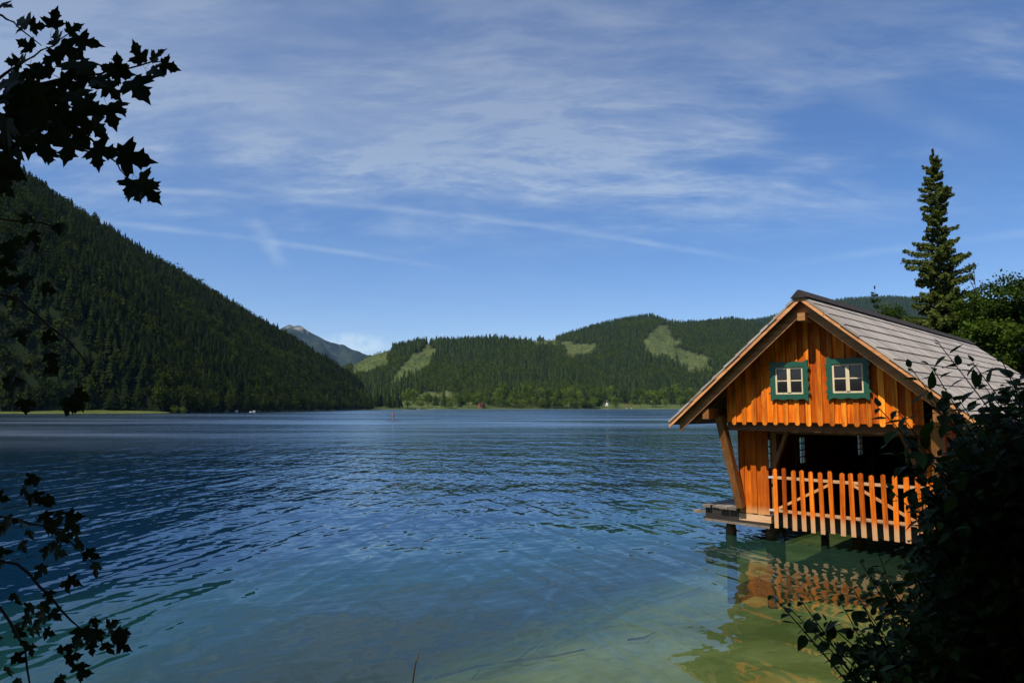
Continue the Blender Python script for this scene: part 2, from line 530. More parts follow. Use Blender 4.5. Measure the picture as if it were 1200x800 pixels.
m, t = material('bare mountain')
g = t.n('ShaderNodeNewGeometry').outputs['Position']
zz = t.n('ShaderNodeSeparateXYZ', ins={0: g}).outputs[2]
n1 = t.noise(g, 0.006, 6, 0.65, 0.5)
n2 = t.noise(t.n('ShaderNodeMapping', ins={'Vector': g, 'Scale': (1, 1, 0.3)}).outputs[0], 0.02, 5, 0.65)
fm = t.math('ADD', t.mapr(zz, 250, 640), t.math('MULTIPLY', t.math('SUBTRACT', n1, 0.5), 1.6))
col = t.mix(t.mapr(n2, 0.4, 0.6), (0.012, 0.022, 0.018), (0.032, 0.042, 0.030))
col = t.mix(t.mapr(fm, 0.86, 1.1), col, t.mix(n2, (0.12, 0.115, 0.095), (0.34, 0.32, 0.28)))
principled(t, col, 0.95, bump(t, n2, 1.0, 12.0), 0.05)
BARE = m

# ------------------------------------------------------------------ lake and ground
SHORE = np.array([(-10, 0.5), (-60, -4), (-170, 60), (-235, 190), (-222, 296), (-175, 296), (-160, 320), (-165, 400), (-158, 520), (-165, 640),
                  (-140, 735), (-125, 790), (-60, 830), (0, 850), (110, 856), (244, 862), (420, 840), (470, 600), (360, 300), (160, 115), (75, 62), (40, 37),
                  (25, 27.5), (19, 22.5), (14.2, 17.4), (10.4, 12.6), (8.6, 10.2), (7.0, 8.4), (5.7, 6.7), (4.2, 5.1), (2.5, 4.2), (0, 3.8), (-4, 3.0)], float)


def shore_dist(X, Y):
    """signed distance to the shore, positive inside the lake"""
    P = np.stack([X, Y], -1)
    best = np.full(X.shape, 1e18)
    inside = np.zeros(X.shape, bool)
    n = len(SHORE)
    for i in range(n):
        a, b = SHORE[i], SHORE[(i + 1) % n]
        ab = b - a
        tt = np.clip(((P - a) @ ab) / (ab @ ab), 0, 1)
        d = ((P - a - tt[..., None] * ab) ** 2).sum(-1)
        best = np.minimum(best, d)
        cond = ((a[1] > Y) != (b[1] > Y))
        with np.errstate(divide='ignore', invalid='ignore'):
            xi = a[0] + (Y - a[1]) * (b[0] - a[0]) / (b[1] - a[1] + 1e-12)
        inside ^= cond & (X < xi)
    return np.where(inside, 1, -1) * np.sqrt(best)


class VNoise:
    """smooth value noise on a lattice"""
    def __init__(self, seed):
        self.g = np.random.default_rng(seed).random((256, 256))

    def one(self, x, y):
        xi, yi = np.floor(x).astype(int), np.floor(y).astype(int)
        fx, fy = x - xi, y - yi
        fx, fy = fx * fx * (3 - 2 * fx), fy * fy * (3 - 2 * fy)
        g = self.g
        a, b = g[xi % 256, yi % 256], g[(xi + 1) % 256, yi % 256]
        c, d = g[xi % 256, (yi + 1) % 256], g[(xi + 1) % 256, (yi + 1) % 256]
        return (a * (1 - fx) + b * fx) * (1 - fy) + (c * (1 - fx) + d * fx) * fy - 0.5

    def __call__(self, x, y, oct=4):
        s, amp = 0, 1
        for o in range(oct):
            s = s + amp * self.one(x * 2 ** o + 13.7 * o, y * 2 ** o + 7.1 * o)
            amp *= 0.5
        return s


VN = VNoise(3)


def ground_z(X, Y):
    d = shore_dist(X, Y)
    R = np.hypot(X, Y)
    far = np.clip((R - 60) / 120, 0, 1)
    bed = -0.06 - 0.30 * np.clip(d, 0, 3) - 0.09 * np.clip(d - 3, 0, 5) - 0.42 * np.clip(d - 7, 0, 40) + VN(X * 0.9, Y * 0.9) * 0.10 * np.clip(d / 2, 0, 1)
    bed = bed - 0.30 * np.clip(-2.5 - X, 0, 8) * np.clip(d / 4, 0, 1) * (Y < 60)
    # dredged berth under and before the boathouse
    rx, ry = X - HUT_O[0], Y - HUT_O[1]
    hx, hy = rx * UX.x + ry * UX.y, rx * UY.x + ry * UY.y
    ex, ey = np.maximum(np.abs(hx + 0.4) - 2.0, 0), np.maximum(np.abs(hy - 5.0) - 5.6, 0)
    bed = bed - 0.25 * np.exp(-(ex ** 2 + ey ** 2) / 1.6) * np.clip(d / 0.8, 0, 1)
    bed = np.maximum(bed, -12)
    dd = -d
    near_land = np.minimum(0.36 * dd, 1.25 + 0.02 * dd) + VN(X * 0.7, Y * 0.7) * 0.10 * np.clip(dd, 0, 1)
    far_land = 0.25 + 0.055 * np.minimum(dd, 320) + VN(X * 0.02, Y * 0.02) * 2.0 * np.clip(dd / 60, 0, 1)
    land = near_land * (1 - far) + far_land * far
    return np.where(d > 0, bed, land)


def sinh_axis(lo, hi, n, k):
    t = np.linspace(math.asinh(lo / k), math.asinh(hi / k), n)
    return k * np.sinh(t)


def grid_mesh(name, xs, ys, zf, smooth=True):
    X, Y = np.meshgrid(xs, ys)
    Z = zf(X, Y)
    nx, ny = len(xs), len(ys)
    i = np.arange(nx * ny).reshape(ny, nx)
    f = np.stack([i[:-1, :-1], i[:-1, 1:], i[1:, 1:], i[1:, :-1]], -1).reshape(-1, 4)
    me = fast_mesh(name, np.stack([X, Y, Z], -1).reshape(-1, 3), f, smooth)
    return me, X, Y, Z


me, *_ = grid_mesh('ground', sinh_axis(-9000, 9000, 340, 6), sinh_axis(-2500, 8500, 400, 6), ground_z)
put(link('ground', me, None, GROUND), 'earth bank, lake bed and grassy far shores', None, None, 'structure')

wxs, wys = sinh_axis(-260, 490, 260, 8), sinh_axis(2.0, 880, 260, 8)
me, X, Y, Z = grid_mesh('lake', wxs, wys, lambda X, Y: X * 0)
dep = np.clip(-ground_z(X, Y), 0, 12)
at_ = me.attributes.new('depth', 'FLOAT', 'POINT')
at_.data.foreach_set('value', dep.astype(np.float32).ravel())
op = np.clip(shore_dist(X, Y), 0, 300)
at_ = me.attributes.new('offshore', 'FLOAT', 'POINT')
at_.data.foreach_set('value', op.astype(np.float32).ravel())
m, t = material('lake water')
g = t.n('ShaderNodeNewGeometry').outputs['Position']
depth = t.n('ShaderNodeAttribute', attribute_name='depth').outputs['Fac']
off = t.n('ShaderNodeAttribute', attribute_name='offshore').outputs['Fac']


def train(angle, lx, ly, detail=2, dist=0.6, loc=0.0):
    """ripples whose crests run along the given heading; lx crest length, ly wavelength"""
    mp = t.n('ShaderNodeMapping', ins={'Vector': g, 'Rotation': (0, 0, math.radians(angle)), 'Location': (loc, loc * 0.7, 0)}).outputs[0]
    mp = t.n('ShaderNodeMapping', ins={'Vector': mp, 'Scale': (1 / lx, 1 / ly, 1)}).outputs[0]
    return t.math('SUBTRACT', t.noise(mp, 1.0, detail, 0.5, dist), 0.5)


calm = t.mapr(off, 1.0, 18, 0.42, 1.0, True)
gust = t.mapr(t.noise(g, 0.03, 3, 0.5), 0.3, 0.7, 0.55, 1.3)
amp = t.math('MULTIPLY', calm, gust)
h = t.math('MULTIPLY', train(-80, 1.9, 0.50, 1, 0.5), 0.070)
h = t.math('ADD', h, t.math('MULTIPLY', train(-112, 1.6, 0.42, 1, 0.5, 4.0), 0.050))
h = t.math('ADD', h, t.math('MULTIPLY', train(-30, 0.9, 0.30, 1, 0.3, 9.0), 0.020))
h = t.math('ADD', h, t.math('MULTIPLY', train(-95, 6.0, 1.7, 1, 0.3, 2.0), 0.12))
h = t.math('ADD', h, t.math('MULTIPLY', train(12, 9.0, 3.4, 2, 0.3, 6.0), 0.17))
h = t.math('MULTIPLY', h, amp)
nrm = t.n('ShaderNodeBump', ins={'Height': h, 'Strength': 1.0, 'Distance': 1.0}).outputs[0]
fr = t.n('ShaderNodeFresnel', ins={'IOR': 1.40, 'Normal': nrm}).outputs[0]
# open water is roughened by wavelets too small to see, which also lowers its mirror strength at grazing angles
fr = t.math('MINIMUM', fr, t.mapr(off, 12, 220, 0.95, 0.52, True))
lane = t.noise(t.n('ShaderNodeMapping', ins={'Vector': g, 'Rotation': (0, 0, 0.25), 'Scale': (0.012, 0.055, 1)}).outputs[0], 1.0, 4, 0.55, 0.4)
rough = t.math('MULTIPLY', t.mapr(off, 8, 75, 0.012, 0.175, True), t.mapr(lane, 0.36, 0.62, 0.55, 1.3))
gl = t.n('ShaderNodeBsdfGlossy', ins={'Color': (0.84, 0.94, 1.0), 'Roughness': rough, 'Normal': nrm})
tr_ = t.n('ShaderNodeBsdfTransparent', ins={'Color': t.mix(t.mapr(depth, 0, 3), (0.97, 0.98, 0.90), (0.45, 0.78, 0.55))})
body = t.n('ShaderNodeBsdfDiffuse', ins={'Color': t.ramp(t.mapr(depth, 0.0, 4.0), [(0.22, (0.034, 0.056, 0.018)), (0.42, (0.010, 0.060, 0.058)), (0.85, (0.001, 0.017, 0.050))])})
opac = t.math('SUBTRACT', 1.0, t.math('POWER', 2.718, t.math('MULTIPLY', depth, -0.42)))
under = t.n('ShaderNodeMixShader', ins={0: opac, 1: tr_.outputs[0], 2: body.outputs[0]})
mx = t.n('ShaderNodeMixShader', ins={0: fr, 1: under.outputs[0], 2: gl.outputs[0]})
t.n('ShaderNodeOutputMaterial', ins={'Surface': mx})
put(link('lake', me, None, m), 'rippled blue lake, clear and greenish by the bank', None, None, 'structure')

# ------------------------------------------------------------------ hills
def interp_tab(tab, x):
    xs, ys = zip(*tab)
    return np.interp(x, xs, ys)


# left mountainside: spine given by photo direction and distance
spine = [at(x, y, d) for x, y, d in [(-420, -120, 300), (-200, 40, 400), (0, 181, 510), (112, 252, 580), (200, 308, 645), (256, 340, 690), (300, 369, 725), (348, 398, 770), (400, 427, 830), (440, 449, 880), (480, 474, 960)]]
SPY = [p.y for p in spine]
SPX = [p.x for p in spine]
SPZ = [max(p.z - 9, 1) for p in spine]
FOOT = [(150, -265), (296, -236), (330, -160), (420, -165), (520, -158), (640, -165), (735, -143), (800, -165), (870, -170), (960, -190)]


def left_hill_z(X, Y):
    zs, xs_ = np.interp(Y, SPY, SPZ), np.interp(Y, SPY, SPX)
    xf = np.interp(Y, [a for a, _ in FOOT], [b for _, b in FOOT]) - 2
    u = (xf - X) / np.maximum(xf - xs_, 20)
    prof = np.where(u < 1, np.clip(u, 0, 1) ** 0.92, 1 - 0.35 * (u - 1) - 0.25 * np.clip(u - 1, 0, 9) ** 2)
    rel = VN(X * 0.012, Y * 0.012) * 24 * np.clip(u * 2.2, 0, 1) * np.clip(1.15 - u, 0.12, 1)
    z = zs * prof + rel + 0.8
    return np.where(u > 0, np.maximum(z, -3), -3)


me, X, Y, Z = grid_mesh('left_hillside', np.linspace(-760, -150, 130), np.linspace(180, 1010, 150), left_hill_z)
put(link('left_hillside', me, None, HILL), 'steep wooded mountainside on the left of the lake', None, None, 'structure')


class PolarHill:
    """hill laid out by compass direction (x of the photo) and distance"""
    def __init__(self, sil, base, ridge, back, treeh, seed, rel=0.10, power=1.0):
        self.sil, self.base, self.ridge, self.back, self.treeh, self.rel, self.power = sil, base, ridge, back, treeh, rel, power
        self.vn = VNoise(seed)

    def z(self, A, Y):
        px = 600 + F * A
        ys = interp_tab(self.sil, px)
        yr = interp_tab(self.ridge, px) if not np.isscalar(self.ridge) else self.ridge
        # elevation of the silhouette direction, less the trees that stand on it
        c, s = math.cos(PITCH), math.sin(PITCH)
        cy = (400 - ys) / F
        zr = np.maximum(CAM_H + (s + cy * c) / (c - cy * s) * yr - self.treeh, 1)
        u = (Y - self.base) / (yr - self.base)
        prof = np.where(u < 1, np.clip(u, 0, 1) ** self.power, 1 - 0.5 * (u - 1))
        prof = np.where(u < 1, prof * 0.55 + 0.45 * prof * prof * (3 - 2 * prof), prof)
        X = A * Y
        rel = self.vn(X * 0.0045, Y * 0.0045) * self.rel * zr * np.clip(u * 4, 0, 1) * np.clip((1.03 - u) * 3, 0.06, 1)
        return zr * prof + rel - 2

    def mesh(self, name, a0, a1, na, y0, y1, ny, mat, label, clear=None):
        A, Yg = np.meshgrid(np.linspace((a0 - 600) / F, (a1 - 600) / F, na), np.linspace(y0, y1, ny))
        Z = self.z(A, Yg)
        i = np.arange(na * ny).reshape(ny, na)
        f = np.stack([i[:-1, :-1], i[:-1, 1:], i[1:, 1:], i[1:, :-1]], -1).reshape(-1, 4)
        me = fast_mesh(name, np.stack([A * Yg, Yg, Z], -1).reshape(-1, 3), f, True)
        at_ = me.attributes.new('clearing', 'FLOAT', 'POINT')
        cl = np.zeros(A.size)
        if clear is not None:
            qx, qy = project(A * Yg, Yg, Z)
            cl = clear(qx, qy).ravel().astype(float)
        at_.data.foreach_set('value', cl.astype(np.float32))
        put(link(name, me, None, mat), label, None, None, 'structure')


def in_poly(qx, qy, poly):
    r = np.zeros(qx.shape, bool)
    n = len(poly)
    for i in range(n):
        (x0, y0), (x1, y1) = poly[i], poly[(i + 1) % n]
        if y0 == y1:
            continue
        r ^= ((y0 > qy) != (y1 > qy)) & (qx < x0 + (qy - y0) * (x1 - x0) / (y1 - y0))
    return r


# pastures and felled patches, outlined by the direction in which the photo shows them
CLEAR = [[(413, 424), (436, 413), (460, 404), (462, 412), (454, 426), (438, 438), (415, 441)],
         [(448, 455), (472, 428), (486, 413), (504, 404), (513, 408), (504, 420), (498, 432), (480, 445), (463, 455)],
         [(486, 472), (490, 459), (508, 456), (538, 459), (538, 472)],
         [(657, 398), (680, 402), (703, 401), (690, 418), (672, 425), (658, 423)],
         [(619, 398), (654, 395), (654, 408), (624, 408)],
         [(767, 381), (781, 380), (790, 391), (793, 423), (776, 421), (748, 412), (758, 394)],
         [(790, 404), (811, 411), (836, 421), (834, 434), (800, 434)]]


def clearings(qx, qy, k_=1.0):
    jx, jy = VN(qx * 0.09, qy * 0.09, 3) * 13 * k_, VN(qx * 0.09 + 50, qy * 0.09, 3) * 7 * k_
    r = np.zeros(qx.shape, bool)
    for p in CLEAR:
        r |= in_poly(qx + jx, qy + jy, p)
    return r


hillA = PolarHill([(300, 476), (360, 442), (400, 429), (430, 409), (450, 403), (490, 394), (540, 393), (580, 390), (620, 393), (660, 402), (720, 428), (770, 455), (820, 474)],
                  1000, 1500, 0, 15, 11, 0.10)
hillB = PolarHill([(430, 470), (500, 440), (580, 405), (620, 393), (650, 391), (690, 380), (730, 371), (765, 366), (785, 373), (800, 375), (830, 372), (860, 370), (890, 375), (940, 392), (1010, 415), (1100, 440)],
                  1080, 1950, 0, 16, 12, 0.13)
hillC = PolarHill([(700, 440), (760, 402), (850, 378), (900, 371), (960, 353), (1000, 349), (1050, 347), (1100, 350), (1200, 362), (1400, 400)], 2000, 3300, 0, 12, 13, 0.12)
hillA.mesh('near_hill', 300, 830, 150, 960, 1750, 90, HILL, 'wooded hill with sloping pastures across the lake', clearings)
hillB.mesh('middle_hill', 430, 1100, 180, 1060, 2300, 100, HILL, 'higher wooded hill with a felled patch across the lake', clearings)
hillC.mesh('far_ridge', 700, 1420, 120, 1900, 3900, 60, HILL, 'long bluish wooded ridge behind the boathouse', None)
peak = PolarHill([(200, 470), (260, 420), (300, 402), (322, 387), (337, 379), (346, 382), (362, 391), (385, 402), (410, 410), (440, 421), (480, 440), (540, 470)], 3000, 5600, 0, 0, 14, 0.30)
peak.mesh('distant_mountain', 190, 560, 160, 2900, 6600, 120, BARE, 'distant bluish mountain peak with bare pale flank', None)

# ------------------------------------------------------------------ forest
def conifer_verts(seed, tiers=8, seg=9, width=0.17):
    r = np.random.default_rng(seed)
    vs, fs = [], []
    for k in range(tiers):
        u = k / tiers
        z0 = 0.06 + 0.94 * u
        rad = width * (1 - u) ** 0.85 * r.uniform(0.85, 1.15) + 0.006
        top = min(z0 + 0.20 * (1 - 0.4 * u), 1.0)
        b = len(vs)
        ox, oy = r.normal(0, 0.008, 2)
        vs.append((ox, oy, top))
        n = seg * 2
        ph = r.uniform(0, 6)
        for j in range(n):
            q = rad * (r.uniform(0.85, 1.2) if j % 2 else r.uniform(0.35, 0.6))
            an = ph + j * 2 * math.pi / n + r.normal(0, 0.08)
            vs.append((ox + q * math.cos(an), oy + q * math.sin(an), z0 - (0.03 if j % 2 else -0.02) + r.normal(0, 0.010)))
        for j in range(n):
            fs.append((b, b + 1 + j, b + 1 + (j + 1) % n))
    return np.array(vs), np.array(fs)


def clump_verts(seed, n=130, lobes=7, size=0.13, width=0.36):
    """broad crown: small faces over the skin of several lobes, with a trunk stub"""
    r = np.random.default_rng(seed)
    c = np.stack([r.normal(0, width * 0.42, lobes), r.normal(0, width * 0.42, lobes), r.uniform(0.30, 0.80, lobes)], -1)
    c[0] = (0, 0, 0.72)
    rad = r.uniform(0.16, 0.27, lobes)
    k = r.integers(0, lobes, n)
    d = r.normal(0, 1, (n, 3))
    d /= np.linalg.norm(d, axis=1)[:, None]
    p = c[k] + d * rad[k, None] * r.uniform(0.75, 1.05, n)[:, None]
    p[:, 2] = np.clip(p[:, 2], 0.05, 1.02)
    nrm = d + r.normal(0, 0.45, (n, 3))
    return quads(p, nrm, size * r.uniform(0.6, 1.2, n), r)


def quads(p, nrm, size, r, stretch=1.0):
    n = len(p)
    nrm = nrm / np.linalg.norm(nrm, axis=1)[:, None]
    a = r.normal(0, 1, (n, 3))
    a -= (a * nrm).sum(1)[:, None] * nrm
    a /= np.linalg.norm(a, axis=1)[:, None]
    b = np.cross(nrm, a)
    s = np.asarray(size)[:, None] if np.ndim(size) else size
    a, b = a * s * 0.5 * stretch, b * s * 0.5
    vs = np.stack([p - a, p + b * r.uniform(0.6, 1, (n, 1)), p + a, p - b * r.uniform(0.6, 1, (n, 1))], 1).reshape(-1, 3)
    return vs, np.arange(4 * n).reshape(n, 4)


def tri_mesh(name, parts, mats):
    """joins (verts, faces) lists with material index per part into one mesh of triangles"""
    V_, F_, M_ = [], [], []
    o = 0
    for k, (vs, fs) in enumerate(parts):
        fs = np.asarray(fs)
        if fs.shape[1] == 4:
            fs = np.concatenate([fs[:, [0, 1, 2]], fs[:, [0, 2, 3]]])
        V_.append(vs)
        F_.append(fs + o)
        M_.append(np.full(len(fs), k))
        o += len(vs)
    me = fast_mesh(name, np.concatenate(V_), np.concatenate(F_), False, np.concatenate(M_))
    for mm in mats:
        me.materials.append(mm)
    return me


def trunk_verts(h, r0, seg=5):
    a = np.arange(seg) * 2 * math.pi / seg
    lo = np.stack([np.cos(a) * r0, np.sin(a) * r0, a * 0], -1)
    hi = np.stack([np.cos(a) * r0 * 0.5, np.sin(a) * r0 * 0.5, a * 0 + h], -1)
    j = np.arange(seg)
    return np.concatenate([lo, hi]), np.stack([j, (j + 1) % seg, (j + 1) % seg + seg, j + seg], -1)


CON = [tri_mesh('conifer', [conifer_verts(i, 8, 7, 0.20 + 0.03 * (i % 3)), trunk_verts(0.2, 0.012)], [NEEDLE_FAR, BARK]) for i in range(4)]
DEC = [tri_mesh('broadleaf', [clump_verts(20 + i), trunk_verts(0.4, 0.02)], [LEAF_FAR, BARK]) for i in range(3)]
CON_SHADED = [tri_mesh('shaded_conifer', [conifer_verts(i, 8, 7, 0.20 + 0.03 * (i % 3)), trunk_verts(0.2, 0.012)], [NEEDLE_SHADED, BARK]) for i in range(4)]
DEC_SHADED = [tri_mesh('shaded_broadleaf', [clump_verts(20 + i), trunk_verts(0.4, 0.02)], [LEAF_SHADED, BARK]) for i in range(3)]
SCR = [tri_mesh('scrub', [clump_verts(40 + i, 60), trunk_verts(0.2, 0.02)], [SCRUB_FAR, BARK]) for i in range(1)]
PROTO = [bpy.data.objects.new('tree_pattern', me) for me in CON + DEC + SCR]
PROTO_SHADED = [bpy.data.objects.new('tree_pattern', me) for me in CON_SHADED + DEC_SHADED + SCR]  # tree patterns in the foliage colours with painted shade


def forest(name, pts, kinds, heights, widths, label, protos=None):
    """a wood that reads as one mass: one object, trees set out on its points"""
    n = len(pts)
    me = bpy.data.meshes.new(name)
    me.vertices.add(n)
    me.vertices.foreach_set('co', np.asarray(pts, np.float32).ravel())
    for nm, arr in (('kind_index', kinds.astype(np.float32)), ('spin', rng.uniform(0, 6.28, n).astype(np.float32))):
        a = me.attributes.new(nm, 'FLOAT', 'POINT')
        a.data.foreach_set('value', arr)
    a = me.attributes.new('size', 'FLOAT_VECTOR', 'POINT')
    a.data.foreach_set('vector', np.stack([widths, widths, heights], -1).astype(np.float32).ravel())
    o = link(name, me)
    ng = bpy.data.node_groups.new(name, 'GeometryNodeTree')
    ng.interface.new_socket('Geometry', in_out='INPUT', socket_type='NodeSocketGeometry')
    ng.interface.new_socket('Geometry', in_out='OUTPUT', socket_type='NodeSocketGeometry')
    N, L = ng.nodes, ng.links
    gi, go, jn = N.new('NodeGroupInput'), N.new('NodeGroupOutput'), N.new('GeometryNodeJoinGeometry')

    def named(nm, ty):
        nd = N.new('GeometryNodeInputNamedAttribute')
        nd.data_type = ty
        nd.inputs['Name'].default_value = nm
        return nd.outputs['Attribute']
    kd, sp, sz = named('kind_index', 'FLOAT'), named('spin', 'FLOAT'), named('size', 'FLOAT_VECTOR')
    cb = N.new('ShaderNodeCombineXYZ')
    L.new(sp, cb.inputs[2])
    for k, po in enumerate(protos or PROTO):
        cmp_ = N.new('FunctionNodeCompare')
        cmp_.data_type = 'FLOAT'
        cmp_.operation = 'EQUAL'
        L.new(kd, cmp_.inputs[0])
        cmp_.inputs[1].default_value = k
        cmp_.inputs['Epsilon'].default_value = 0.1
        oi_ = N.new('GeometryNodeObjectInfo')
        oi_.inputs['Object'].default_value = po
        oi_.inputs['As Instance'].default_value = True
        ip = N.new('GeometryNodeInstanceOnPoints')
        L.new(gi.outputs[0], ip.inputs['Points'])
        L.new(cmp_.outputs[0], ip.inputs['Selection'])
        L.new(oi_.outputs['Geometry'], ip.inputs['Instance'])
        L.new(cb.outputs[0], ip.inputs['Rotation'])
        L.new(sz, ip.inputs['Scale'])
        L.new(ip.outputs[0], jn.inputs[0])
    L.new(jn.outputs[0], go.inputs[0])
    md = o.modifiers.new('trees', 'NODES')
    md.node_group = ng
    return put(o, label, 'forest', None, 'stuff')


def jitter_grid(x0, x1, y0, y1, step):
    X, Y = np.meshgrid(np.arange(x0, x1, step), np.arange(y0, y1, step))
    return (X + rng.uniform(-.5, .5, X.shape) * step).ravel(), (Y + rng.uniform(-.5, .5, X.shape) * step).ravel()


X, Y = jitter_grid(-720, -150, 230, 960, 3.4)
Z = left_hill_z(X, Y)
qx, qy = project(X, Y, Z)
xf = np.interp(Y, [a for a, _ in FOOT], [b for _, b in FOOT])
keep = (Z > 0.5) & (qx > -130) & (X < xf - 3) & (X > np.interp(Y, SPY, SPX) - 45)
X, Y, Z = X[keep], Y[keep], Z[keep]
mixn = VN(X * 0.02, Y * 0.02) + rng.normal(0, 0.22, len(X))
kd = np.where(mixn > -0.12, 4 + rng.integers(0, 3, len(X)), rng.integers(0, 4, len(X)))
hh = np.where(kd < 4, rng.uniform(7.5, 13.5, len(X)), rng.uniform(6, 10.5, len(X)))
ww = np.where(kd < 4, hh * rng.uniform(1.0, 1.5, len(X)), hh * rng.uniform(0.75, 1.0, len(X)))
forest('hillside_forest', np.stack([X, Y, Z - 0.5], -1), kd, hh, ww, 'dense mixed forest covering the steep left mountainside', PROTO_SHADED)
N_LEFT = len(X)


def polar_forest(name, hill, a0, a1, y0, y1, step, label, decid, lo=11, hi=20):
    X, Y = jitter_grid(a0 * y1 if a0 < 0 else a0 * y0, a1 * y1, y0, y1, step)
    A = X / Y
    Z = hill.z(A, Y)
    qx, qy = project(X, Y, Z)
    cl = clearings(qx, qy)
    edge = clearings(qx + rng.normal(0, 5, len(X)), qy + rng.normal(0, 3, len(X)), 1.6) & (rng.random(len(X)) < 0.6)
    yr = hill.ridge
    keep = (A > a0) & (A < a1) & (Z > 3) & (Y < yr + 110) & ~(cl & (rng.random(len(X)) > 0.24))
    X, Y, Z, cl, qy, edge = X[keep], Y[keep], Z[keep], cl[keep], qy[keep], edge[keep]
    n = len(X)
    mixn = VN(X * 0.009, Y * 0.009) + rng.normal(0, 0.13, n) + np.clip((qy - 440) / 40, 0, 1) * 0.25
    kd = np.where(mixn > decid, 4 + rng.integers(0, 3, n), rng.integers(0, 4, n))
    kd = np.where(cl | edge | ((mixn > decid - 0.05) & (rng.random(n) < 0.06)), 7, kd)
    hh = np.where(kd < 4, rng.uniform(lo, hi, n), rng.uniform(8, 13, n)) * np.where(cl, 0.5, 1)
    ww = np.where(kd < 4, hh * rng.uniform(0.8, 1.2, n), hh * rng.uniform(0.8, 1.05, n))
    forest(name, np.stack([X, Y, Z - 0.5], -1), kd, hh, ww, label)
    return n


pa = lambda x: (x - 600) / F
n1 = polar_forest('pasture_hill_forest', hillA, pa(315), pa(815), 1010, 1640, 6.0, 'spruce forest around the pastures of the nearer hill', 0.10)
n2 = polar_forest('middle_hill_forest', hillB, pa(540), pa(960), 1110, 2080, 7.2, 'spruce forest over the higher hill with the felled patch', 0.10)
n3 = polar_forest('ridge_forest', hillC, pa(850), pa(1215), 2700, 3380, 11.0, 'forest on the long ridge behind the boathouse roof', 0.6, 14, 22)
print('forest trees', N_LEFT, n1, n2, n3)

# ------------------------------------------------------------------ boathouse
hut = empty('boathouse', (HUT_O[0], HUT_O[1], 0), -HUT_A)
put(hut, 'orange wooden boathouse with grey shingle roof standing over the water', 'boathouse')
ZR, MS = 4.862, 0.848            # ridge height, roof slope
WL, WR = 2.80, 2.77              # roof half widths
OV, REC, BACK = 0.55, 0.65, 13.30  # rake overhang, recess of the lower front, roof end
WALLX = 1.80
FLOOR = 0.60


def roof_under(x):
    return ZR - 0.16 - MS * abs(x)


def rounded(x0, x1, z0, z1, top=False, bot=False, n=5, slope0=None, slope1=None):
    """board outline; rounded top or bottom; slope0/1 = top heights at the two sides"""
    r = (x1 - x0) / 2
    cx = (x0 + x1) / 2
    pts = []
    if bot:
        pts += [(cx + r * math.cos(a), z0 + r - r * abs(math.sin(a)) if True else 0) for a in np.linspace(math.pi, 2 * math.pi, n + 2)]
    else:
        pts += [(x0, z0), (x1, z0)]
    if top:
        pts += [(cx + r * math.cos(a), z1 - r + r * math.sin(a)) for a in np.linspace(0, math.pi, n + 2)]
    else:
        pts += [(x1, z1 if slope1 is None else slope1), (x0, z1 if slope0 is None else slope0)]
    return pts


# gable: boards with battens whose rounded tongues hang below
T0, DT, ZT = -1.64, 0.2150, 2.385
nb = 16
for i in range(nb + 1):
    xc = T0 + DT * (i - 0.5)
    x0, x1 = max(xc - 0.104, -WALLX), min(xc + 0.104, WALLX)
    if x1 - x0 < 0.03:
        continue
    j = rnd.uniform(-0.004, 0.004)
    MB().prism(rounded(x0, x1, 2.445 + rnd.uniform(-.006, .006), 0, slope0=roof_under(x0), slope1=roof_under(x1)), 0.0 + j, 0.03 + j).build('wall_board', WALL, hut)
for i in range(nb):
    xc = T0 + DT * i
    hw = 0.046 + rnd.uniform(-.004, .004)
    if abs(xc) > WALLX - 0.02:
        continue
    MB().prism(rounded(xc - hw, xc + hw, ZT + rnd.uniform(-.01, .01), 0, bot=True, slope0=roof_under(xc - hw), slope1=roof_under(xc + hw)), -0.026 + rnd.uniform(-.003, .003), -0.005).build('batten', BATTEN, hut)
# beam under the gable and floor of the jetty
MB().box(-1.86, 1.86, 0.12, 0.28, 2.265, 2.46).build('gable_beam', BEAM, hut)
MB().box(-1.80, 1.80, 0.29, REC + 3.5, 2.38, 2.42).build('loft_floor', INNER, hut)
# lower front, recessed: boards left and right of the opening
for side in (-1, 1):
    e = 1.24 if side < 0 else 1.64
    nk = 5 if side < 0 else 2
    xs_ = np.linspace(e, 1.90, nk + 1)
    for k in range(nk):
        a, b = sorted((side * (xs_[k] + 0.003), side * (xs_[k + 1] - 0.003)))
        j = rnd.uniform(-.004, .004) + (0.014 if k % 2 else 0)
        MB().box(a, b, REC - 0.03 + j, REC + j, 0.535 + rnd.uniform(-.012, .012), 2.375).build('wall_board', LOWER, hut)
    MB().box(min(side * (e - .01), side * 1.92), max(side * (e - .01), side * 1.92), REC - 0.012, REC + 0.14, 0.375, 0.520).build('sill_beam', RAIL, hut)
    # opening post and small knee brace
    MB().box(min(side * (e - .14), side * (e - .015)), max(side * (e - .14), side * (e - .015)), REC + 0.06, REC + 0.19, FLOOR, 2.37).build('post', BRACE, hut)
    MB().beam((side * (e - .10), REC + 0.03, 1.52), (side * (e - .40), REC + 0.03, 2.28), 0.07, 0.09, (0, 1, 0)).build('knee_brace', BRACE, hut)
    # leaning corner brace that carries the projecting gable
    MB().beam((side * 1.83, REC - 0.09, 0.66), (side * 1.98, 0.02, 2.56), 0.15, 0.17, (0, 1, 0)).build('corner_brace', BRACE, hut)
MB().box(-1.23, 1.63, REC + 0.02, REC + 0.16, 2.20, 2.375).build('lintel', BEAM, hut)


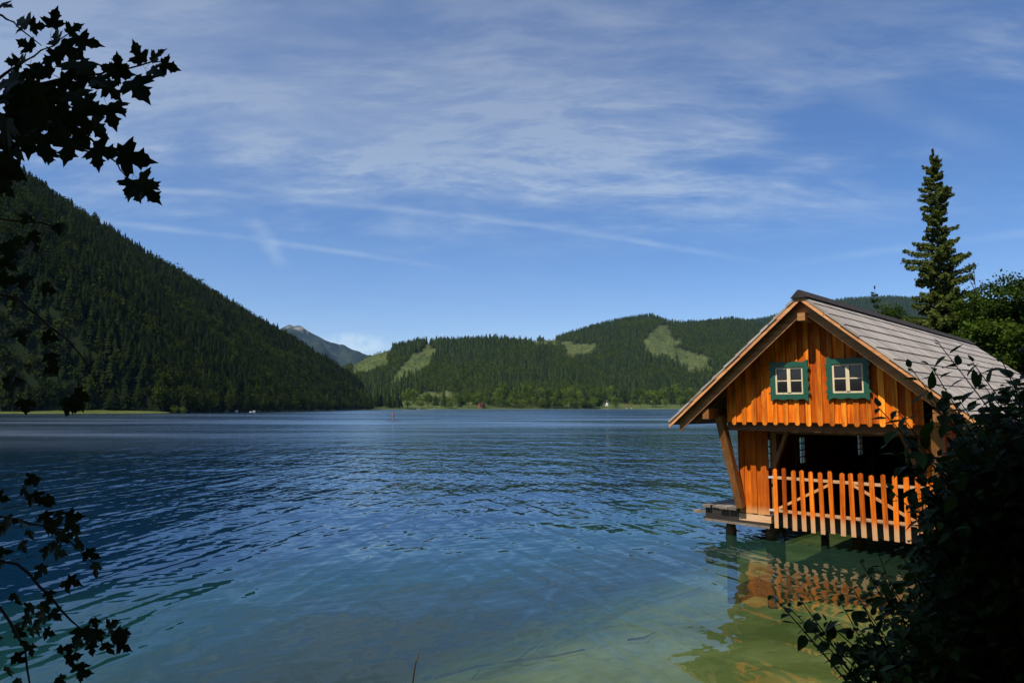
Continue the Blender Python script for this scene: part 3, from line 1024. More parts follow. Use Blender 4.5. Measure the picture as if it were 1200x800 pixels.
# side walls of upright boards, with small windows on the lake side
def side_wall(side):
    y, k = REC + 0.02, 0
    wins = [(1.98, 2.26), (3.76, 4.06), (7.88, 8.24)] if side < 0 else []
    while y < BACK - 0.7:
        b = min(y + 0.245, BACK - 0.7)
        j = 0.012 if k % 2 else 0
        x0, x1 = sorted((side * (WALLX + 0.075 + j), side * (WALLX + 0.105 + j)))
        cut = any(b > w0 and y < w1 for w0, w1 in wins)
        z1 = roof_under(WALLX + 0.1) - 0.03
        me = MB()
        if cut:
            me.box(x0, x1, y, b - 0.005, 0.53, 1.36)
            MB().box(x0, x1, y, b - 0.005, 2.06, z1).build('wall_board', LOWER, hut)
        else:
            me.box(x0, x1, y, b - 0.005, 0.53, z1)
        me.build('wall_board', LOWER, hut)
        y, k = b, k + 1
    for w0, w1 in wins:
        fr = MB()
        xa, xb = side * (WALLX + 0.05), side * (WALLX + 0.07)
        xa, xb = min(xa, xb), max(xa, xb)
        a, b = w0 - 0.24, w1 + 0.24
        fr.box(xa, xb, a, b, 1.30, 1.38).box(xa, xb, a, b, 2.0, 2.08).box(xa, xb, a, w0, 1.38, 2.0).box(xa, xb, w1, b, 1.38, 2.0)
        f_ = fr.build('side_window', CREAM, hut)
        for q in (1.52, 1.68, 1.84):
            MB().box(xa - 0.005, xb + 0.005, w0, w1, q, q + 0.025).build('muntin', CREAM, f_)
        MB().box(xa - 0.003, xb + 0.003, (w0 + w1) / 2 - 0.015, (w0 + w1) / 2 + 0.015, 1.38, 2.0).build('mullion', CREAM, f_)


side_wall(-1)
side_wall(1)
# back wall, inner partition and floor
for k, x in enumerate(np.arange(-1.85, 1.84, 0.246)):
    MB().box(x, x + 0.24, BACK - 0.75, BACK - 0.72, 0.5, roof_under(max(abs(x), abs(x + 0.24))) - 0.05).build('wall_board', LOWER, hut)
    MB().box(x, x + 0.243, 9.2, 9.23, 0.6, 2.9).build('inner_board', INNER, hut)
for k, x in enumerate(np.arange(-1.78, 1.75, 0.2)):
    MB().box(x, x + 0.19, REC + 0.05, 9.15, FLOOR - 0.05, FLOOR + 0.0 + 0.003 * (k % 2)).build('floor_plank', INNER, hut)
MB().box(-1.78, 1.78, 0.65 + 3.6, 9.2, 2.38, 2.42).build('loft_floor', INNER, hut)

# substructure: deck along the lake side, edge beams and piles
for k, x in enumerate(np.arange(-2.72, -1.93, 0.20)):
    MB().box(x, x + 0.185, REC - 0.08 + rnd.uniform(-.06, .03), BACK - 1.5, 0.575, 0.62 + rnd.uniform(0, .012)).build('deck_plank', DECK, hut)
MB().box(-2.74, -1.25, REC - 0.03, REC + 0.10, 0.30, 0.368).build('edge_beam', DECKDARK, hut)
MB().box(-2.70, -1.93, REC - 0.02, REC + 0.14, 0.372, 0.565).build('edge_beam', DECKDARK, hut)
MB().box(-2.78, -2.70, REC + 0.15, BACK - 1.6, 0.35, 0.56).build('edge_beam', DECKDARK, hut)
MB().box(-1.25, 1.95, REC + 0.42, REC + 0.58, 0.26, 0.52).build('edge_beam', DECKDARK, hut)
MB().beam((-3.02, REC + 0.10, 0.44), (-2.62, REC + 0.16, 0.45), 0.22, 0.06).build('deck_plank', DECK, hut)
MB().beam((-2.72, REC - 0.035, 0.302), (-1.25, REC - 0.035, 0.29), 0.02, 0.05, (0, 0, 1)).build('edge_strip', DECK, hut)
for px_, py_ in [(-2.25, REC + 0.25), (-1.45, REC + 0.45), (-0.3, REC + 2.2), (1.0, REC + 2.2), (-2.25, 3.4), (-2.25, 6.2), (-2.25, 9.0), (1.7, 3.0)]:
    MB().tube([(px_, py_, -1.5), (px_, py_, 0.1), (px_, py_, 0.33)], [0.12, 0.115, 0.11], 10).build('pile', PILE, hut, True)

# picket gate across the opening
gate = MB().box(-1.19, 1.75, REC - 0.045, REC - 0.012, 1.285, 1.340).build('gate', RAIL, hut)
MB().box(-1.19, 1.75, REC - 0.045, REC - 0.012, 0.625, 0.680).build('rail', RAIL, gate)
for a, b in (((-1.05, 0.70), (0.00, 1.27)), ((0.40, 1.27), (1.45, 0.70))):
    MB().beam((a[0], REC - 0.026, a[1]), (b[0], REC - 0.026, b[1]), 0.03, 0.05, (0, 0, 1)).build('diagonal_brace', BARGE, gate)
pk = MB().prism(rounded(-0.043, 0.043, 0, 1.185, top=True), -0.012, 0.012).mesh('picket')
for i in range(16):
    o = link('picket', pk if i == 0 else pk, gate, PICKET)
    o.location = (-1.096 + 0.185 * i + rnd.uniform(-.008, .008), REC - 0.060, 0.315 + rnd.uniform(-.02, .02))
    o.rotation_euler = (rnd.uniform(-.01, .01), rnd.uniform(-.02, .02), 0)
    o.scale = (rnd.uniform(.93, 1.07), 1, 1)
for z in (1.315, 0.655):
    for x in (-1.21,):
        MB().box(x - 0.03, x + 0.08, REC - 0.066, REC - 0.048, z - 0.02, z + 0.02).build('hinge', simple('zinc hinge', (0.5, 0.5, 0.48), 0.45, 0.5, 20), gate)

# roof
rf = MB()
for sd, wd in ((-1, WL), (1, WR)):
    pts = [(0, ZR - 0.075), (sd * wd, ZR - 0.075 - MS * wd), (sd * wd, ZR - 0.12 - MS * wd), (0, ZR - 0.12)]
    if sd > 0:
        pts = pts[::-1]
    rf.prism(pts, -OV + 0.02, BACK - 0.02)
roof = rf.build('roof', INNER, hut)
NC = 11
for sd, wd in ((-1, WL + 0.04), (1, WR + 0.04)):
    sl = math.hypot(wd, wd * MS) / NC
    cosr, sinr = 1 / math.hypot(1, MS), MS / math.hypot(1, MS)
    for k in range(NC):
        s0, s1 = k * sl - (0.06 if k else 0.0), (k + 1) * sl
        d0, d1 = -0.040, 0.012 + rnd.uniform(-.004, .004)
        P = lambda s, d: (sd * (s * cosr + d * sinr), ZR - s * sinr + d * cosr - 0.012)
        pts = [P(s0, d0), P(s1, d1 - 0.045), P(s1, d1), P(s0, d0 + 0.03)]
        # courses are laid in lengths that never line up exactly
        y = -OV - 0.03 + rnd.uniform(-.01, .01)
        MB().prism(pts if sd < 0 else pts[::-1], y, BACK + rnd.uniform(-.02, .02)).build('shingle_course', SHINGLE, roof)
    # pale strip along the rake, broader barge board below and behind it
    for nm, yy0, yy1, zt, zb, mt in (('rake_strip', -OV - 0.012, -OV + 0.015, -0.045, -0.150, BARGE), ('barge_board', -OV + 0.13, -OV + 0.165, -0.130, -0.370, BARGE2)):
        pts = [(0, ZR + zt), (sd * wd, ZR + zt - MS * wd), (sd * wd, ZR + zb - MS * wd), (0, ZR + zb)]
        if nm == 'barge_board':
            xe = sd * (wd - 0.17)
            pts = [(0, ZR + zt), (xe, ZR + zt - MS * abs(xe)), (xe, ZR + zb - MS * abs(xe)), (0, ZR + zb)]
        MB().prism(pts if sd < 0 else pts[::-1], yy0, yy1).build(nm, mt, roof)
    # rafters under the eaves
    for y in np.arange(0.12, BACK - 0.3, 0.85):
        MB().prism(([(sd * 0.05, ZR - 0.125 - MS * 0.05), (sd * (wd - 0.22), ZR - 0.125 - MS * (wd - 0.22)), (sd * (wd - 0.22), ZR - 0.25 - MS * (wd - 0.22)), (sd * 0.05, ZR - 0.26 - MS * 0.05)])[::-1 if sd > 0 else 1], y, y + 0.10).build('rafter', BEAM, roof)
    # eaves purlin
    MB().box(min(sd * 2.02, sd * 2.16), max(sd * 2.02, sd * 2.16), -OV + 0.18, BACK - 0.3, 2.50, 2.71).build('purlin', BRACE, hut)
MB().prism([(-0.16, ZR - 0.10), (0.16, ZR - 0.10), (0.02, ZR + 0.045), (-0.02, ZR + 0.045)], -OV - 0.06, BACK + 0.03).build('ridge_cap', simple('dark ridge board', (0.035, 0.03, 0.028), 0.9, 0.2, 6), roof)
MB().box(-0.07, 0.07, -OV + 0.02, BACK - 0.4, ZR - 0.52, ZR - 0.375).build('purlin', BARGE2, hut)


# two small windows with green wavy casings
def casing_window(x0, x1, z0, z1):
    wv = MB()
    N = 22
    b = 0.095
    xi0, xi1, zi0, zi1 = x0 + b, x1 - b, z0 + b, z1 - b

    def wave(u):
        return 0.020 * (0.5 + 0.5 * math.cos(u * 2 * math.pi * 3)) - 0.004 + (0.02 if u < 0.06 or u > 0.94 else 0)
    yf, yb = -0.075, -0.030
    us = np.linspace(0, 1, N)
    # bottom and top
    for zo, zi, sg in ((z0, zi0, -1), (z1, zi1, 1)):
        pts = [(x0 + u * (x1 - x0), zo + sg * wave(u)) for u in us]
        pts = (pts + [(x1, zi), (x0, zi)]) if sg < 0 else ([(x0, zi), (x1, zi)] + pts[::-1])
        wv.prism(pts, yf, yb)
    for xo, xi, sg in ((x0, xi0, -1), (x1, xi1, 1)):
        pts = [(xo + sg * wave(u), zi0 + u * (zi1 - zi0)) for u in us]
        pts = (([(xi, zi1), (xi, zi0)] + pts)[::-1] if sg > 0 else ([(xi, zi0), (xi, zi1)] + pts[::-1]))
        if sg > 0:
            pts = [(xi, zi0)] + [(xo + sg * wave(u), zi0 + u * (zi1 - zi0)) for u in us] + [(xi, zi1)]
        wv.prism(pts, yf - 0.004, yb)
    win = wv.build('window', GREEN, hut)
    win['label'] = 'small window in a green wavy-edged casing'
    yp = -0.036
    s = 0.032
    sash = MB().box(xi0, xi1, yp - 0.02, yp + 0.004, zi0, zi0 + s).box(xi0, xi1, yp - 0.02, yp + 0.004, zi1 - s, zi1).box(xi0, xi0 + s, yp - 0.022, yp + 0.004, zi0 + s, zi1 - s).box(xi1 - s, xi1, yp - 0.022, yp + 0.004, zi0 + s, zi1 - s)
    sash.build('sash', CREAM, win)
    xm, zm = (xi0 + xi1) / 2, (zi0 + zi1) / 2
    MB().box(xm - 0.033, xm + 0.033, yp - 0.034, yp + 0.004, zi0 + s + .002, zi1 - s - .002).build('mullion', CREAM, win)
    for sg in (-1, 1):
        a, b_ = sorted((xm + sg * 0.035, (xi1 if sg > 0 else xi0) - sg * s))
        MB().box(a, b_, yp - 0.014, yp + 0.004, zm - 0.011, zm + 0.011).build('muntin', CREAM, win)
        for q0, q1 in ((zi0 + s, zm - 0.012), (zm + 0.012, zi1 - s)):
            MB().box(a, b_, yp - 0.006, yp + 0.002, q0, q1).build('pane', PANE, win)


casing_window(-0.83, -0.10, 2.895, 3.605)
casing_window(0.25, 0.98, 2.905, 3.630)

# ------------------------------------------------------------------ trees on the land behind the boathouse
def spruce_crown(h, seed, wmax, n_wh=66, zlow=0.05, lean=0.0):
    """whorls of drooping boughs hung with small sprays"""
    r = np.random.default_rng(seed)
    P, Nn, Sz = [], [], []
    sticks = MB()
    for k in range(n_wh):
        u = zlow + (1 - zlow) * (k / (n_wh - 1)) ** 0.92
        z = h * u
        L = wmax * (1.0 + 0.16 * math.sin(u * 31 + seed) + 0.10 * math.sin(u * 67)) * min(0.205 * (25 * (1 - u)) ** 0.60 + 0.012, 1.3) * r.uniform(0.7, 1.15)
        nb_ = int(7 + 3 * (1 - u))
        ph = r.uniform(0, 6.3)
        for b in range(nb_):
            if r.random() < 0.15:
                continue
            an = ph + b * 6.283 / nb_ + r.normal(0, 0.22)
            l = L * r.uniform(0.5, 1.28)
            zj = r.uniform(-0.22, 0.22)
            droop = r.uniform(0.18, 0.42) * (1 - 0.9 * u) - 0.25 * u
            dirh = np.array([math.cos(an), math.sin(an), 0])
            side = np.array([-math.sin(an), math.cos(an), 0])
            m_ = int(80 + 190 * l / wmax)
            s = r.uniform(0.12, 1.0, m_) ** 0.75
            q = dirh[None] * (s * l)[:, None]
            q[:, 2] += z - droop * l * s ** 1.5 + 0.10 * l * s ** 4
            wside = r.normal(0, 1, m_) * 0.15 * l * (1.1 - 0.7 * s)
            q += side[None] * wside[:, None]
            q[:, 2] -= np.abs(wside) * 0.35 + r.uniform(-0.1, 0.62, m_) * (0.25 + 0.75 * (1 - u)) + zj
            P.append(q)
            nn = r.normal(0, 0.55, (m_, 3))
            nn[:, 2] += 0.45
            nn += dirh[None] * 0.45
            nn += side[None] * np.sign(wside)[:, None] * 0.5
            Nn.append(nn)
            Sz.append(r.uniform(0.14, 0.34, m_) * (0.55 + 0.45 * (1 - u)))
            sticks.tube([(0, 0, z), tuple(dirh * l * 0.5 + np.array([0, 0, z - droop * l * 0.35])), tuple(dirh * l * 0.9 + np.array([0, 0, z - droop * l * 0.80]))], [0.035 * (1.1 - u), 0.022 * (1.1 - u), 0.006], 4)
    P, Nn, Sz = np.concatenate(P), np.concatenate(Nn), np.concatenate(Sz)
    vs, fs = quads(P, Nn, Sz, r, 1.5)
    return vs, fs, sticks


def big_spruce(name, base, h, wmax, seed, label, group=None, n_wh=66):
    root = empty(name, base)
    put(root, label, 'tree', group)
    vs, fs, sticks = spruce_crown(h, seed, wmax, n_wh)
    link('crown', fast_mesh('crown', vs, fs), root, NEEDLE)
    sticks.build('boughs', BARK, root)
    MB().tube([(0, 0, -0.5), (0.02, 0, h * 0.4), (0, 0.03, h * 0.99)], [h * 0.014, h * 0.009, 0.012], 8).build('trunk', BARK, root, True)
    return root


def leaf_crown(r, lobes, n_per, leaf):
    """lobes: (centre, radius); leaf clusters spread through each lobe's shell"""
    P, Nn = [], []
    for c, rad in lobes:
        ncl = max(6, int(11 * rad ** 1.3))
        d = r.normal(0, 1, (ncl, 3))
        d /= np.linalg.norm(d, axis=1)[:, None]
        cc = np.array(c) + d * (rad * r.uniform(0.45, 1.0, ncl))[:, None] * np.array([1, 1, 0.85])
        for q in cc:
            m_ = int(n_per * r.uniform(0.5, 1.4))
            pp = q + r.normal(0, 0.30 * rad ** 0.5, (m_, 3)) * np.array([1, 1, 0.6])
            P.append(pp)
            nn = r.normal(0, 0.7, (m_, 3))
            nn[:, 2] += 0.6
            nn += (q - np.array(c))[None] / rad * 0.4
            Nn.append(nn)
    P, Nn = np.concatenate(P), np.concatenate(Nn)
    return quads(P, Nn, leaf * r.uniform(0.6, 1.25, len(P)), r, 1.2)


def broad_tree(name, base, h, wd, seed, label, mat=None, group=None, leaf=0.19, n_per=150, low=0.25, nl=13):
    r = np.random.default_rng(seed)
    root = empty(name, base)
    put(root, label, 'tree', group)
    lobes = []
    limbs = []
    for k in range(nl):
        u = (k + 0.5) / nl
        z = h * (low + (0.90 - low) * u)
        ww_ = wd * 0.5 * math.sin(math.pi * (0.22 + 0.70 * u)) ** 0.8
        an = k * 2.4 + r.uniform(-.4, .4)
        rr = ww_ * r.uniform(0.35, 0.72)
        lobes.append(((rr * math.cos(an), rr * math.sin(an), z), wd * r.uniform(0.15, 0.23)))
        limbs.append(((rr * math.cos(an), rr * math.sin(an), z), h * (low * 0.5 + 0.45 * u)))
    vs, fs = leaf_crown(r, lobes, n_per, leaf)
    link('crown', fast_mesh('crown', vs, fs), root, mat or LEAF_MID)
    tb = MB().tube([(0, 0, -0.4), (0.05 * wd * 0.3, 0, h * 0.35), (0, 0.03 * wd, h * 0.85)], [h * 0.022, h * 0.015, h * 0.004], 8)
    tb.build('trunk', BARK, root, True)
    lb = MB()
    for p, z0 in limbs:
        lb.tube([(0, 0, z0), (p[0] * 0.5, p[1] * 0.5, (z0 + p[2]) / 2 + 0.2), p], [h * 0.008, h * 0.005, h * 0.002], 5)
    lb.build('limbs', BARK, root, True)
    return root


def gz(x, y):
    return float(ground_z(np.array([x]), np.array([y]))[0])


def land_tree(px_, top_y, depth):
    p = at(px_, top_y, depth)
    z0 = gz(p.x, p.y)
    return (p.x, p.y, z0), p.z - z0


b, h_ = land_tree(1093, 178, 60)
big_spruce('spruce_tree', b, h_, 2.9, 5, 'tall lone spruce towering above the boathouse roof')
b, h_ = land_tree(1025, 337, 105)
big_spruce('spruce_tree', b, h_, 2.2, 8, 'small pointed spruce peeping over the roof ridge', n_wh=30)
broad_tree('broadleaf_tree', *land_tree(1050, 337, 90), 8.5, 31, 'rounded green tree between the small spruce and the tall one')
broad_tree('broadleaf_tree', *land_tree(1074, 352, 72), 7.0, 32, 'lower bushy tree just in front of the tall spruce, left side')
broad_tree('broadleaf_tree', *land_tree(1142, 330, 55), 6.0, 33, 'green tree close against the right side of the tall spruce')
broad_tree('broadleaf_tree', *land_tree(1192, 318, 46), 9.0, 34, 'large leafy tree at the right edge behind the boathouse', n_per=190)
broad_tree('broadleaf_tree', *land_tree(1165, 362, 40), 6.5, 35, 'darker leafy tree below the large one at the right edge', n_per=190, low=0.12)
broad_tree('broadleaf_tree', *land_tree(1118, 378, 50), 6.5, 36, 'low leafy tree under the tall spruce behind the roof', n_per=190, low=0.08)
broad_tree('broadleaf_tree', *land_tree(1230, 372, 34), 6.5, 37, 'leafy tree at the right edge behind the shrub', n_per=190, low=0.08)
# thin sparse tree beside the spruce
b, h_ = land_tree(1141, 309, 62)
root = empty('sparse_tree', b)
put(root, 'thin sparse tree with a see-through top right of the tall spruce', 'tree')
r_ = np.random.default_rng(77)
lobes = [((r_.normal(0, 0.7), r_.normal(0, 0.7), h_ * z), 0.55) for z in np.linspace(0.55, 0.97, 14)]
vs, fs = leaf_crown(r_, lobes, 7, 0.22)
link('crown', fast_mesh('crown', vs, fs), root, LEAF_MID)
tb = MB().tube([(0, 0, -0.3), (0.1, 0, h_ * 0.5), (0, 0, h_ * 0.98)], [0.16, 0.09, 0.02], 6)
tb.build('trunk', BARK, root, True)
lb = MB()
for c, _ in lobes:
    lb.tube([(0, 0, c[2] - 1.2), (c[0] * 0.6, c[1] * 0.6, c[2] - 0.4), (c[0] * 1.3, c[1] * 1.3, c[2] + 0.2)], [0.05, 0.03, 0.01], 4)
lb.build('limbs', BARK, root)

# ------------------------------------------------------------------ trees one by one along the far shores
SHORE_CON = [tri_mesh('shore_spruce', [conifer_verts(60 + i, 13, 9, 0.16 + 0.03 * (i % 2)), trunk_verts(0.15, 0.014)], [NEEDLE_FAR, BARK]) for i in range(3)]
SHORE_DEC = [tri_mesh('shore_broadleaf', [clump_verts(80 + i, 420, 11, 0.085, 0.40), trunk_verts(0.4, 0.022)], [LEAF_SHORE, BARK]) for i in range(4)]
FOOT_DEC_SHADED = [tri_mesh('shaded_foot_broadleaf', [clump_verts(70 + i, 420, 11, 0.085, 0.40), trunk_verts(0.4, 0.022)], [LEAF_SHADED, BARK]) for i in range(3)]  # foot-row leaves carry the slope's shade in their colour
FOOT_CON_SHADED = [tri_mesh('shaded_foot_conifer', [conifer_verts(60 + i, 13, 9, 0.18), trunk_verts(0.15, 0.014)], [NEEDLE_SHADED, BARK]) for i in range(2)]  # needles with painted shade here too
SHORE_SCR = [tri_mesh('shore_bush', [clump_verts(90 + i, 260, 9, 0.11, 0.44), trunk_verts(0.2, 0.02)], [SCRUB_FAR, BARK]) for i in range(2)]


def shore_tree(kind, px_, top_y, depth, wpx, label, group=None, cat='tree'):
    p = at(px_, top_y, depth)
    z0 = float(ground_z(np.array([p.x]), np.array([p.y]))[0])
    z0 = max(z0, float(left_hill_z(np.array([p.x]), np.array([p.y]))[0]))
    me = rnd.choice({'con': SHORE_CON, 'dec': SHORE_DEC, 'scr': SHORE_SCR, 'decf': FOOT_DEC_SHADED, 'conf': FOOT_CON_SHADED}[kind])
    o = link({'con': 'spruce_tree', 'dec': 'broadleaf_tree', 'decf': 'broadleaf_tree', 'conf': 'spruce_tree', 'scr': 'shore_bush'}[kind], me)
    o.location = (p.x, p.y, z0 - 0.3)
    hgt = max(p.z - z0, 1.5) + 0.3
    wm = wpx / F * depth
    s = wm / {'con': 0.36, 'dec': 0.80, 'decf': 0.80, 'conf': 0.36, 'scr': 0.85}[kind]
    o.scale = (s, s * rnd.uniform(.9, 1.1), hgt)
    o.rotation_euler = (0, 0, rnd.uniform(0, 6.28))
    return put(o, label, cat, group)


ONES = 'zeroth first second third fourth fifth sixth seventh eighth ninth tenth eleventh twelfth thirteenth fourteenth fifteenth sixteenth seventeenth eighteenth nineteenth'.split()
TENS = {20: 'twent', 30: 'thirt', 40: 'fort', 50: 'fift', 60: 'sixt', 70: 'sevent', 80: 'eight'}


def nth(i):
    if i < 20:
        return ONES[i]
    d_, o_ = i // 10 * 10, i % 10
    return TENS[d_] + ('ieth' if o_ == 0 else 'y-' + ONES[o_])


# dark row of spruces on the far bank
for i in range(17):
    x = 396 + i * 4.6 + rnd.uniform(-1, 1)
    shore_tree('con', x, 449 + rnd.uniform(0, 8), 770 + rnd.uniform(0, 40), rnd.uniform(9, 12), nth(i + 1) + ' spruce from the left in the close dark row on the far bank', 'dark spruces in a row on the far bank')
for x, y, w_, lb_ in [(383, 456, 15, 'round green tree on the far bank beside the red-roofed hut'), (364, 464, 9, 'small round tree by the white hut on the far bank'),
                      (478, 452, 19, 'broad dark tree at the right end of the spruce row'), (502, 457, 16, 'dark bushy tree in front of the lower meadow'),
                      (549, 457, 13, 'pale green tree on the far bank right of the lone spruce'), (563, 455, 14, 'green tree behind the brown hut on the far bank')]:
    shore_tree('dec', x, y, 800 if x < 480 else 850, w_, lb_)
shore_tree('con', 520, 450, 850, 10, 'lone dark spruce before the lower meadow on the far bank')
shore_tree('con', 539, 456, 855, 8, 'narrow spruce next to the pale green far-bank tree')
for x, y, w_, lb_ in [(477, 470, 12, 'low bright green bush at the water below the spruce row'), (206, 474, 8, 'pale bush on the left shore, the left one of two'), (216, 475, 8, 'pale bush on the left shore, the right one of two'),
                      (344, 474, 7, 'small pale bush on the shore left of the white hut'), (527, 469, 14, 'low bush at the water before the lone spruce'), (494, 470, 12, 'low bush at the water before the dark bushy tree')]:
    d_ = {206: 325, 216: 325, 344: 560}.get(x, 835)
    shore_tree('scr', x, y, d_, w_, lb_, None, 'bush')
# belt of mixed trees across the lake
for i in range(34):
    x = 583 + i * 3.6 + rnd.uniform(-1.2, 1.2)
    shore_tree('dec' if rnd.random() < .7 else 'con', x, 447 + rnd.uniform(0, 10) + (2 if x > 680 else 0), 868 + rnd.uniform(0, 40), rnd.uniform(10, 15), nth(i + 1) + ' tree from the left in the green belt along the far shore', 'green belt of far-shore trees')
for i in range(24):
    x = 578 + i * 5.2 + rnd.uniform(-2, 2)
    shore_tree('dec', x, 465 + rnd.uniform(-2, 5), 866, rnd.uniform(8, 12), nth(i + 1) + ' low bush from the left at the water before the green belt', 'bushes at the foot of the green belt', 'bush')
for i in range(34):
    x = 700 + i * 4.2 + rnd.uniform(-2, 2)
    shore_tree('con' if rnd.random() < .45 else 'dec', x, 446 + rnd.uniform(0, 14), 960 + rnd.uniform(0, 50), rnd.uniform(9, 14), nth(i + 1) + ' tree from the left behind the bright lawns of the far shore', 'trees behind the far lawns')
for x, y, w_, lb_ in [(722, 464, 17, 'bushy tree beside the white chapel on the far lawn'), (751, 461, 7, 'narrow dark tree right of the arch on the far lawn'), (768, 456, 20, 'broad dark tree between the two far lawns'),
                      (780, 466, 8, 'small dark tree splitting the far lawn'), (797, 462, 14, 'rounded tree at the right end of the far lawn'), (812, 463, 14, 'tree on the far shore next to the boathouse eave'), (832, 458, 22, 'far-shore tree half hidden by the boathouse eave')]:
    shore_tree('dec', x, y, 885, w_, lb_)
for i in range(20):
    x = 484 + i * 5.0 + rnd.uniform(-1.6, 1.6)
    shore_tree('dec' if rnd.random() < .75 else 'con', x, 459 + rnd.uniform(0, 8), 884 + rnd.uniform(0, 30), rnd.uniform(9, 13), nth(i + 1) + ' tree from the left in the loose row below the lower meadow', 'loose row of trees below the lower meadow')
# foot of the left mountainside
ys_f = np.concatenate([np.linspace(298, 330, 18), np.linspace(336, 560, 38), np.linspace(575, 760, 18)])
spots = []
for yf_ in ys_f:
    xf_ = float(np.interp(yf_, [a for a, _ in FOOT], [b for _, b in FOOT])) + rnd.uniform(-4, 2.5)
    spots.append((600 + F * xf_ / yf_, yf_, xf_))
spots.sort()
for i, (x, dpt, xf_) in enumerate(spots):
    zb = max(gz(xf_, dpt), float(left_hill_z(np.array([xf_]), np.array([dpt]))[0]))
    y = 476.4 - (zb + rnd.uniform(8, 15) - 2.75) / dpt * F
    shore_tree('conf' if rnd.random() < .45 else 'decf', x, y, dpt, rnd.uniform(6, 9) / dpt * F, nth(i + 1) + ' shade-darkened tree from the left at the foot of the mountainside', 'trees at the foot of the left mountainside')

# ------------------------------------------------------------------ small things on and beyond the lake
def cabin(name, px_, base_y, depth, wm, hm, dm, wall, roofm, label, cat='hut', rz=0.3, gable=0.5):
    p = at(px_, base_y, depth)
    z0 = max(gz(p.x, p.y), 0)
    root = empty(name, (p.x, p.y, z0 - 0.1), rz)
    put(root, label, cat)
    MB().prism([(-wm / 2, 0), (wm / 2, 0), (wm / 2, hm), (0, hm + wm * gable), (-wm / 2, hm)], 0, dm).build('wall', wall, root)
    for s in (-1, 1):
        pts = [(s * (wm / 2 + 0.4), hm - 0.4 * 2 * gable), (0, hm + wm * gable), (0, hm + wm * gable + 0.2), (s * (wm / 2 + 0.4), hm + 0.2 - 0.4 * 2 * gable)]
        MB().prism(pts[::-1] if s < 0 else pts, -0.4, dm + 0.4).build('roof_slope', roofm, root)
    MB().box(-wm * .1, wm * .1, -0.04, 0.02, 0.1, hm * 0.75).build('door', INNER, root)
    for s in (-1, 1):
        MB().box(s * wm * .3 - wm * .07, s * wm * .3 + wm * .07, -0.04, 0.02, hm * 0.4, hm * 0.75).build('window', PANE, root)
    return root


cabin('lake_hut', 358.5, 478, 705, 2.8, 2.2, 4, PLASTER, ROOFGREY, 'tiny white hut on the far bank by the small round tree')
cabin('lake_hut', 371, 478, 725, 6, 1.9, 5, BARGE2, ROOFRED, 'low red-roofed hut on the far bank right of the white hut', rz=1.3)
cabin('lake_hut', 567, 478, 858, 8.0, 2.2, 6, BARGE2, REDWOOD, 'brown wooden hut at the water on the far shore', rz=1.2)
ch = cabin('chapel', 711, 470, 925, 3.6, 3.0, 6, PLASTER, ROOFGREY, 'white chapel with pointed gable on the far lawn', 'chapel', -0.5, 0.9)
MB().box(-0.4, 0.4, 0.3, 1.1, 5.2, 7.4).add([(-0.55, 0.15, 7.4), (0.55, 0.15, 7.4), (0.55, 1.25, 7.4), (-0.55, 1.25, 7.4), (0, 0.7, 9.6)], [(0, 1, 4), (1, 2, 4), (2, 3, 4), (3, 0, 4)]).build('bell_turret', ROOFGREY, ch)
p = at(737, 476, 868)
arch = empty('wooden_arch', (p.x, p.y, gz(p.x, p.y)))
put(arch, 'small dark red arch standing at the water on the far lawn', 'arch')
MB().tube([(3.2 * math.cos(a), 0, 5.6 * math.sin(a)) for a in np.linspace(0, math.pi, 14)], 0.42, 6).build('arch_beam', REDWOOD, arch, True)
for s in (-1, 1):
    MB().box(s * 3.2 - 0.5, s * 3.2 + 0.5, -0.5, 0.5, -1.2, 0.4).build('footing', PLASTER, arch)


def boat(px_, y_, depth, length, rz, label):
    p = at(px_, y_, depth)
    root = empty('boat', (p.x, p.y, 0), rz)
    put(root, label, 'boat', 'small white boats on the lake')
    hull = MB()
    st = []
    for k in range(9):
        u = k / 8
        wd = length * 0.17 * (math.sin(math.pi * (0.18 + 0.82 * (1 - u))) ** 0.6 if u < 1 else 0) + 0.01
        hh_ = 0.42 + 0.25 * u * u
        st.append([(u * length - length / 2, -wd, hh_), (u * length - length / 2, -wd * 0.6, -0.05), (u * length - length / 2, wd * 0.6, -0.05), (u * length - length / 2, wd, hh_)])
    vs = [q for s_ in st for q in s_]
    fs = [(i * 4 + j, i * 4 + j + 1, i * 4 + j + 5, i * 4 + j + 4) for i in range(8) for j in range(3)] + [(0, 3, 2, 1)]
    hull.add(vs, fs)
    hull.build('hull', BOATWHITE, root)
    MB().box(-length * .3, -length * .18, -0.5, 0.5, 0.25, 0.38).build('bench', DECK, root)
    MB().box(length * .0, length * .12, -0.55, 0.55, 0.25, 0.38).build('bench', DECK, root)
    MB().box(length * .14, length * .34, -0.42, 0.42, 0.40, 0.85).build('foredeck', BOATWHITE, root)
    return root


boat(296, 482.8, 345, 2.9, 0.1, 'small white boat alone on the water near the left mountainside')
boat(490.5, 479.2, 800, 4.6, 0.2, 'white boat at the far shore below the bright bush')
boat(507, 479.2, 810, 5.6, 0.0, 'long white boat at the far shore below the lower meadow')
boat(277, 482.0, 400, 1.6, 0.6, 'very small white boat left of the lone boat near the mountainside')

